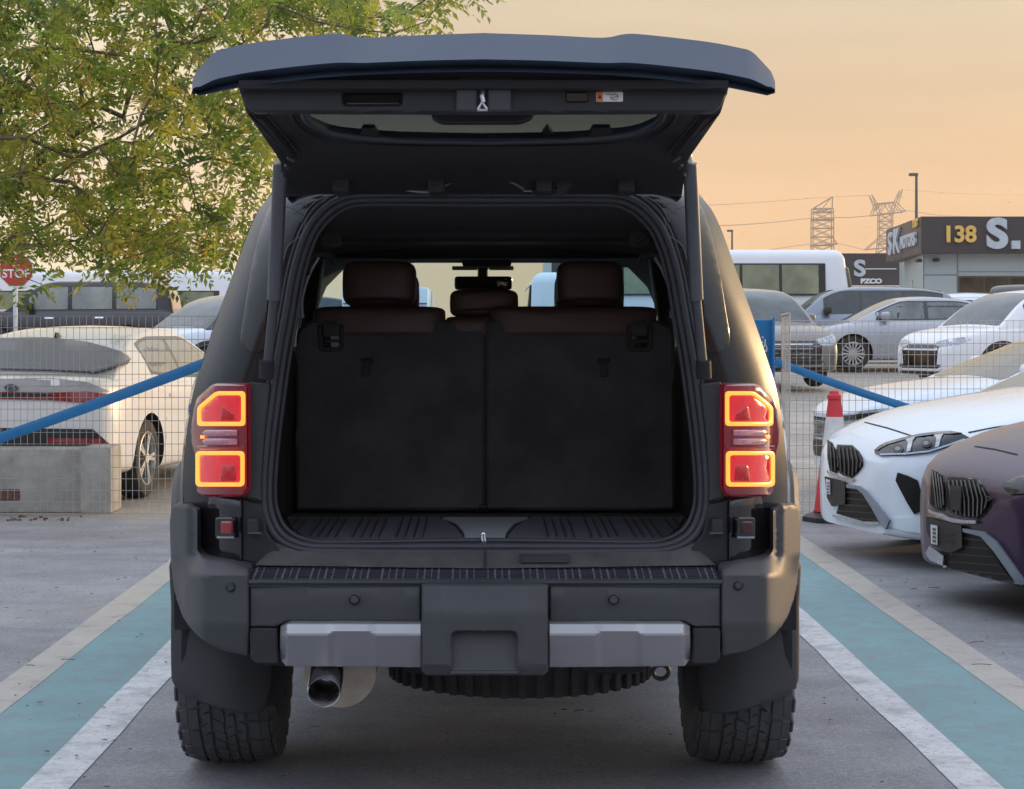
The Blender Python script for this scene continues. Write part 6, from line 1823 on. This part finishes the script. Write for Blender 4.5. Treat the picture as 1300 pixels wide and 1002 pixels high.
# --- pylons and power lines
M_PYL = mat('pylon_steel', (.36, .27, .19), .7)
def pylon(label, px, ytop, Y, kind):
    s = Y/F
    e = empty('power_pylon', (X(px, Y), Y, 0), 0, label, 'pylon', 'power pylons on the horizon')
    bm = bmesh.new(); r_ = .17
    L_ = lambda a, b, rr=r_: tube(bm, [a, b], rr, 4, cap=False)
    hz = lambda y: H-(y-VY)*s
    if kind == 0:
        ys_ = [440, 352, 338, 322, 312, 301, 290, 280, 270, 265]; w = lambda y: (13 + max(0, y-322)*.12)*s*1.0 if y > 270 else 12.5*s
        for sx_ in (-1, 1):
            for sy_ in (-1, 1):
                for a, b in zip(ys_[:-1], ys_[1:]): L_(Vector((sx_*w(a), sy_*w(a)*.6, hz(a))), Vector((sx_*w(b), sy_*w(b)*.6, hz(b))))
        for a, b in zip(ys_[:-1], ys_[1:]):
            for sy_ in (-1, 1):
                L_(Vector((-w(a), sy_*w(a)*.6, hz(a))), Vector((w(b), sy_*w(b)*.6, hz(b))), .10); L_(Vector((w(a), sy_*w(a)*.6, hz(a))), Vector((-w(b), sy_*w(b)*.6, hz(b))), .10)
                L_(Vector((-w(b), sy_*w(b)*.6, hz(b))), Vector((w(b), sy_*w(b)*.6, hz(b))), .10)
        L_(Vector((12.5*s, 0, hz(265))), Vector((13*s, 0, hz(250)))); L_(Vector((-12*s, 0, hz(265))), Vector((13*s, 0, hz(250)))); L_(Vector((0, 0, hz(265))), Vector((12*s, 0, hz(250))), .10)
        L_(Vector((-16*s, 0, hz(312))), Vector((19*s, 0, hz(310)))); L_(Vector((13*s, 0, hz(301))), Vector((19*s, 0, hz(310)))); L_(Vector((-14*s, 0, hz(279))), Vector((14*s, 0, hz(278))))
    else:
        ys_ = [440, 352, 338, 322, 310, 300, 290, 281, 272]; w = lambda y: 8.5*s + max(0, y-300)*.10*s
        for sx_ in (-1, 1):
            for sy_ in (-1, 1):
                for a, b in zip(ys_[:-1], ys_[1:]): L_(Vector((sx_*w(a), sy_*w(a)*.6, hz(a))), Vector((sx_*w(b), sy_*w(b)*.6, hz(b))))
        for a, b in zip(ys_[:-1], ys_[1:]):
            for sy_ in (-1, 1):
                L_(Vector((-w(a), sy_*w(a)*.6, hz(a))), Vector((w(b), sy_*w(b)*.6, hz(b))), .10); L_(Vector((w(a), sy_*w(a)*.6, hz(a))), Vector((-w(b), sy_*w(b)*.6, hz(b))), .10)
                L_(Vector((-w(b), sy_*w(b)*.6, hz(b))), Vector((w(b), sy_*w(b)*.6, hz(b))), .10)
        c = [(-17,273),(-13,258),(12,256),(24,270)]
        # head: wide cross arm with two horns
        for a, b in (((-18,274),(24,269)), ((-18,274),(-12,259)), ((-12,259),(12,257)), ((12,257),(24,269)), ((-8,272),(-12,259)), ((8,271),(12,257)), ((-8,272),(0,258)), ((8,271),(0,258)), ((-12,259),(-19,248)), ((-12,266),(-19,248)), ((12,257),(20,241)), ((14,262),(20,241)), ((-14,268),(-4,258)), ((14,268),(6,257)), ((-25,317),(-9,303)), ((-25,317),(12,314)), ((-9,303),(12,314))):
            for y_ in (-2, 2): L_(Vector((a[0]*s, y_, hz(a[1]))), Vector((b[0]*s, y_, hz(b[1]))), .13)
    from_bm('lattice_tower', bm, M_PYL, e, smooth=0)
pylon('left lattice pylon with one slanted peak above the dark sign wall', 1044, 252, 520, 0)
pylon('right lattice pylon with two horns beside the tall street lamp', 1124, 242, 560, 1)
WL = ['long power line crossing the whole orange sky through both pylons', 'faint upper power line left of and between the pylons', 'short low power line between the two pylon waists', 'faint upper power line running off the right pylon horn']
def wireline(pts, r_, i):
    bm = bmesh.new(); tube(bm, [P(*p) for p in catmull(pts, 5)], r_, 4, cap=False)
    from_bm('power_line', bm, M_PYL, None, smooth=0, label=WL[i], cat='power line', group='power lines across the sky')
wireline([(870,288,300),(930,286,400),(985,282,460),(1033,277,520),(1080,276,540),(1112,273,555),(1145,267,600),(1200,274,700),(1300,276,900)], .11, 0)
wireline([(870,262,300),(950,258,400),(1044,251,520),(1106,248,560)], .06, 1)
wireline([(960,320,400),(1020,311,500),(1060,309,525),(1100,318,560)], .09, 2)
wireline([(1144,241,560),(1220,246,700),(1300,248,900)], .06, 3)
# birds
rnd = random.Random(4)
for k, (px, py) in enumerate([(981,260),(1008,253),(1024,252),(1195,246),(1281,257),(1145,251),(942,297),(1097,304),(1243,244),(1281,243),(955,309),(1105,288),(1091,286)]):
    bm = bmesh.new(); Yb_ = 120 + rnd.uniform(-20, 60); s = Yb_/F*1.0
    w = 1.25*s
    vs = [bm.verts.new(v) for v in ((-w, 0, .35*w), (-.3*w, -.3*w, .12*w), (0, -.75*w, 0), (.3*w, -.3*w, .12*w), (w, 0, .35*w), (.25*w, .3*w, .05*w), (0, 1.1*w, 0), (-.25*w, .3*w, .05*w), (0, 0, .28*w), (0, 0, -.25*w))]
    for f in ((0,1,7), (1,8,7), (1,2,8), (2,3,8), (3,5,8), (3,4,5), (5,6,8), (6,7,8), (1,9,2), (2,9,3), (3,9,5), (5,9,6), (6,9,7), (7,9,1)): bm.faces.new([vs[i] for i in f])
    b_ = from_bm('bird', bm, M_BLK, None, smooth=0, label='tiny dark bird flying in the orange sky', cat='bird', group='birds in the sky')
    b_.location = P(px, py, Yb_); b_.rotation_euler = (0, rnd.uniform(-.5, .5), rnd.uniform(0, 6))

# --- tree
def make_tree():
    rnd = random.Random(21)
    root = empty('acacia_tree', (-6.6, 17.2, 0), 0, 'leafy yellow-green tree overhanging the parked cars on the left', 'tree')
    base = Vector((-6.6, 17.2, 0))
    nodes = [base.copy()]; par = [-1]
    def add(p, j): nodes.append(p); par.append(j); return len(nodes)-1
    # trunk and main limbs
    j = 0
    for k in range(1, 9): j = add(base + Vector((.03*k*math.sin(k), -.05*k, .26*k)), j)
    top = j
    def limb(pts, start):
        j = start; prev = nodes[start]
        for p in pts:
            p = Vector(p); n = max(1, int((p-prev).length/.22))
            q0 = prev.copy()
            for i in range(1, n+1):
                q = q0.lerp(p, i/n) + Vector((rnd.gauss(0, .012), rnd.gauss(0, .012), rnd.gauss(0, .012)))
                j = add(q, j)
            prev = nodes[j]
        return j
    limb([(-5.9,16.6,2.9), P(0,140,16.2), P(45,90,16), P(62,40,15.8), P(80,-30,15.6)], top)
    limb([(-5.8,16.2,2.55), P(-20,240,15.3), P(60,232,15.0), P(150,173,14.8), P(200,146,14.6), P(250,137,14.5), P(302,122,14.4)], top)
    limb([(-5.8,16.6,2.3), P(-10,215,15.8), P(90,235,15.5), P(140,270,15.3), P(185,300,15.2), P(225,340,15.1)], top)
    limb([(-6.2,16.4,3.4), P(60,60,15.2), P(180,75,14.9), P(215,92,14.8), P(245,50,14.6), P(300,10,14.4)], top)
    limb([(-6.2,16.0,3.7), P(110,-40,14.6), P(250,-30,14.3), P(400,30,14.0), P(500,45,13.8), P(540,25,13.7), P(566,-5,13.6)], top)
    limb([(-6.8,17.8,3.6), (-7.6,18.4,5.0)], top); limb([(-7.4,16.8,3.2), (-8.8,16.4,4.6)], top); limb([(-7.0,15.8,3.2), (-7.8,14.9,4.8)], top)
    k0 = limb([(-6.6,17.0,3.4), (-6.4,16.9,5.2)], top)
    att = []
    def inview(n, xs_, ys_, test=lambda x, y: True):
        c = 0
        while c < n:
            px = rnd.uniform(*xs_); py = rnd.uniform(*ys_)
            if test(px, py): att.append(P(px, py, rnd.uniform(13.6, 17.4))); c += 1
    def edge(px, py):
        lim = 352 - max(0, (py-190))*.42 if py > 190 else 350
        low = 352 + 22*math.sin(px*.045) - (20 if 60 < px < 120 else 0)
        if px > lim + 12*math.sin(py*.09): return False
        if py > low: return False
        if math.hypot(px-20, py-345) < 26 and rnd.random() < .75: return False
        if rnd.random() < max(0, (px-210)/420): return False
        return True
    inview(470, (-60, 355), (-60, 375), edge)
    inview(46, (330, 470), (-30, 36), lambda x, y: y < 40 - (x-330)*.02)
    inview(6, (470, 545), (0, 34))
    inview(6, (545, 600), (-14, 2))
    for _ in range(190):
        a = rnd.uniform(0, 6.28); rr = 2.9*math.sqrt(rnd.random())
        p = Vector((-6.8 + rr*math.cos(a), 16.8 + rr*math.sin(a), rnd.uniform(2.6, 6.2)))
        if (p - Vector((-6.8, 16.8, 4.2))).length < 3.1: att.append(p)
    att.sort(key=lambda p: (p-nodes[top]).length)
    tips = []
    for p in att:
        arr = np.array([tuple(q) for q in nodes[6:]]); d = np.linalg.norm(arr - np.array(tuple(p)), axis=1)
        j = int(np.argmin(d)) + 6; q0 = nodes[j].copy(); L_ = (p-q0).length
        n = max(1, int(L_/.2)); sag = rnd.uniform(-.12, .06)*L_
        jj = j
        for i in range(1, n+1):
            t = i/n; q = q0.lerp(p, t) + Vector((rnd.gauss(0, .018), rnd.gauss(0, .018), sag*math.sin(math.pi*t) + rnd.gauss(0, .012)))
            jj = add(q, jj); tips.append((jj, t))
    # pipe-model radii
    w = [0.0]*len(nodes); kids = [0]*len(nodes)
    for i in range(len(nodes)-1, 0, -1):
        if w[i] == 0: w[i] = 1.0
        w[par[i]] += w[i] if True else 0
        kids[par[i]] += 1
    # count tips only
    w = [0.0]*len(nodes)
    for i in range(len(nodes)-1, 0, -1):
        if kids[i] == 0: w[i] = 1.0
        w[par[i]] += w[i]
    rad = [min(.15, .0042*(max(1, x))**.56) for x in w]
    bm = bmesh.new()
    ch = {}
    for i in range(1, len(nodes)): ch.setdefault(par[i], []).append(i)
    started = set()
    stack = [(0, None)]
    def chain(s0, s1):
        pts = [nodes[s0], nodes[s1]]; rs = [min(rad[s0], rad[s1]*1.25), rad[s1]]; cur = s1
        while ch.get(cur):
            c = sorted(ch[cur], key=lambda q: -w[q])
            for o in c[1:]: todo.append((cur, o))
            cur = c[0]; pts.append(nodes[cur]); rs.append(rad[cur])
        tube(bm, pts, rs, 8 if rs[0] > .03 else 5)
    todo = [(0, 1)]
    while todo:
        a, b = todo.pop(); chain(a, b)
    tm = mat('bark', (.13, .088, .062), .85, var=.3, nscale=12, bump=.8, bscale=60)
    o = from_bm('trunk', bm, tm, None, smooth=60); world_parent(o, root)
    # leaves: pinnate, each leaflet a small folded blade
    V = []; Fs = []; mi_ = []
    def leaflet(p, d, n_, L_, W_, k):
        s = d.cross(n_)
        if s.length < 1e-4: return
        s.normalize(); b = len(V)
        up = n_.normalized()
        V.extend([p, p + d*L_*.45 + s*W_ - up*W_*.15, p + d*L_ - up*L_*.12, p + d*L_*.45 - s*W_ - up*W_*.15])
        Fs.append((b, b+1, b+2)); Fs.append((b, b+2, b+3)); mi_.extend((k, k))
    def leaf(p, d, L_):
        d = d.normalized(); n_ = Vector((rnd.gauss(0, .6), rnd.gauss(0, .6), 1)).normalized()
        s = d.cross(n_).normalized(); n_ = s.cross(d).normalized()
        nn = rnd.choice((4, 5, 6, 7)); k = rnd.choices((0, 1, 2, 3), (5, 5, 2, .5))[0]
        droop = rnd.uniform(.1, .5)
        for i in range(nn):
            t = (i+.8)/nn; q = p + d*L_*t - Vector((0, 0, droop*L_*t*t))
            dd = (d - Vector((0, 0, droop*t))).normalized()
            ll = rnd.uniform(.070, .105)*(1-.35*abs(t-.45))
            for sg in (1, -1):
                leaflet(q, (s*sg + dd*.55 + Vector((rnd.gauss(0, .12), rnd.gauss(0, .12), rnd.gauss(-.15, .18)))).normalized(), n_, ll, ll*.20, k)
        leaflet(p + d*L_ - Vector((0, 0, droop*L_)), (d - Vector((0, 0, droop))).normalized(), n_, .045, .009, k)
    for jj, t in tips:
        if t < .35 and rnd.random() < .6: continue
        for _ in range(rnd.choice((1, 2, 2, 3)) + (3 if t > .99 else 0)):
            d = Vector((rnd.gauss(0, 1), rnd.gauss(0, 1), rnd.gauss(-.15, .65)))
            if d.length < .1: continue
            leaf(nodes[jj] + Vector((rnd.gauss(0, .02),)*3), d, rnd.uniform(.17, .30))
    lm = []
    for i, c in enumerate(((.135, .18, .022), (.21, .21, .028), (.07, .11, .018), (.31, .22, .045))):
        m = bpy.data.materials.new('leaf_green'); m.use_nodes = True
        nt = m.node_tree; b = nt.nodes['Principled BSDF']; b.inputs['Roughness'].default_value = .5
        gi = nt.nodes.new('ShaderNodeNewGeometry'); mr = nt.nodes.new('ShaderNodeMapRange')
        mr.inputs[3].default_value = .75; mr.inputs[4].default_value = 1.3
        nt.links.new(gi.outputs['Random Per Island'], mr.inputs[0])
        sc = nt.nodes.new('ShaderNodeVectorMath'); sc.operation = 'SCALE'; sc.inputs[0].default_value = c
        nt.links.new(mr.outputs[0], sc.inputs['Scale']); nt.links.new(sc.outputs[0], b.inputs['Base Color'])
        tl = nt.nodes.new('ShaderNodeBsdfTranslucent'); mx = nt.nodes.new('ShaderNodeMixShader'); mx.inputs[0].default_value = .5
        sc2 = nt.nodes.new('ShaderNodeVectorMath'); sc2.operation = 'SCALE'; sc2.inputs['Scale'].default_value = 2.2
        nt.links.new(sc.outputs[0], sc2.inputs[0]); nt.links.new(sc2.outputs[0], tl.inputs[0])
        nt.links.new(b.outputs[0], mx.inputs[1]); nt.links.new(tl.outputs[0], mx.inputs[2])
        nt.links.new(mx.outputs[0], nt.nodes['Material Output'].inputs[0]); lm.append(m)
    o = pydata('crown', V, Fs, lm, None, smooth=0, mats=mi_); world_parent(o, root)
    print('leaf tris', len(Fs))
make_tree()

# --- what the glossy paint mirrors: an unseen showroom row added for it, and two palms behind the photographer
row_ = empty('unseen_showroom_row', (0, -34, 0), 0, 'long sand-coloured showroom block behind the photographer, unseen, added for the paint to mirror', 'building')
bm = bmesh.new(); box(bm, -45, 45, -8, 0, 0, 7.5, .05); from_bm('wall', bm, mat('sand_wall', (.26, .22, .18), .8), row_)
for k in range(14):
    bm = bmesh.new(); box(bm, -43 + k*6.2, -38.6 + k*6.2, -.02, .05, .3, 4.2, .02); from_bm('shop_window', bm, M_SMOKE, row_)
bm = bmesh.new(); box(bm, -45.2, 45.2, -.3, .6, 5.2, 6.0, .05); from_bm('canopy', bm, M_FAS, row_)
def palm(label, x, y, h_):
    e = empty('palm_tree', (x, y, 0), 0, label, 'tree'); rnd = random.Random(int(x*10))
    bm = bmesh.new(); tube(bm, [(0, 0, 0), (.1, .05, h_*.5), (.05, 0, h_)], .17, 10, r1=.12); from_bm('trunk', bm, mat('bark', (0, 0, 0)), e)
    V = []; Fs = []
    for k in range(30):
        a = 2*math.pi*k/30 + rnd.uniform(-.1, .1); up_ = rnd.uniform(-.2, 1.1); L_ = rnd.uniform(1.7, 2.3)
        for i in range(12):
            t = (i+1)/12; r_ = L_*t*math.cos(up_*.8); z_ = h_ + L_*(t*math.sin(up_) - .75*t*t)
            c_ = Vector((r_*math.cos(a), r_*math.sin(a), z_)); s_ = Vector((-math.sin(a), math.cos(a), 0)); d_ = Vector((math.cos(a), math.sin(a), -.4))
            for q in (1, -1):
                b = len(V); V += [c_, c_ + s_*q*.42*(1-t*.6) + d_*.22 - Vector((0, 0, .12)), c_ + d_*.14]; Fs.append((b, b+1, b+2))
    pydata('fronds', V, Fs, mat('palm_green', (.05, .075, .025), .5), e, smooth=0)
palm('taller date palm behind the photographer on the left', -5.2, -15, 5.2)
palm('shorter date palm behind the photographer on the right', 4.4, -19, 4.2)

# ------------------------------------------------------------------ haze
bm = bmesh.new(); box(bm, -720, 720, -63, 925, -1.2, 70)
hm = bpy.data.materials.new('dust_haze'); hm.use_nodes = True
hn = hm.node_tree.nodes; hn.remove(hn['Principled BSDF'])
pv = hn.new('ShaderNodeVolumePrincipled'); pv.inputs['Color'].default_value = (1.0, .93, .84, 1); pv.inputs['Density'].default_value = 0.0004
pv.inputs['Anisotropy'].default_value = 0.3
hm.node_tree.links.new(pv.outputs[0], hn['Material Output'].inputs['Volume'])
from_bm('haze', bm, hm, None, smooth=0, kind='stuff')
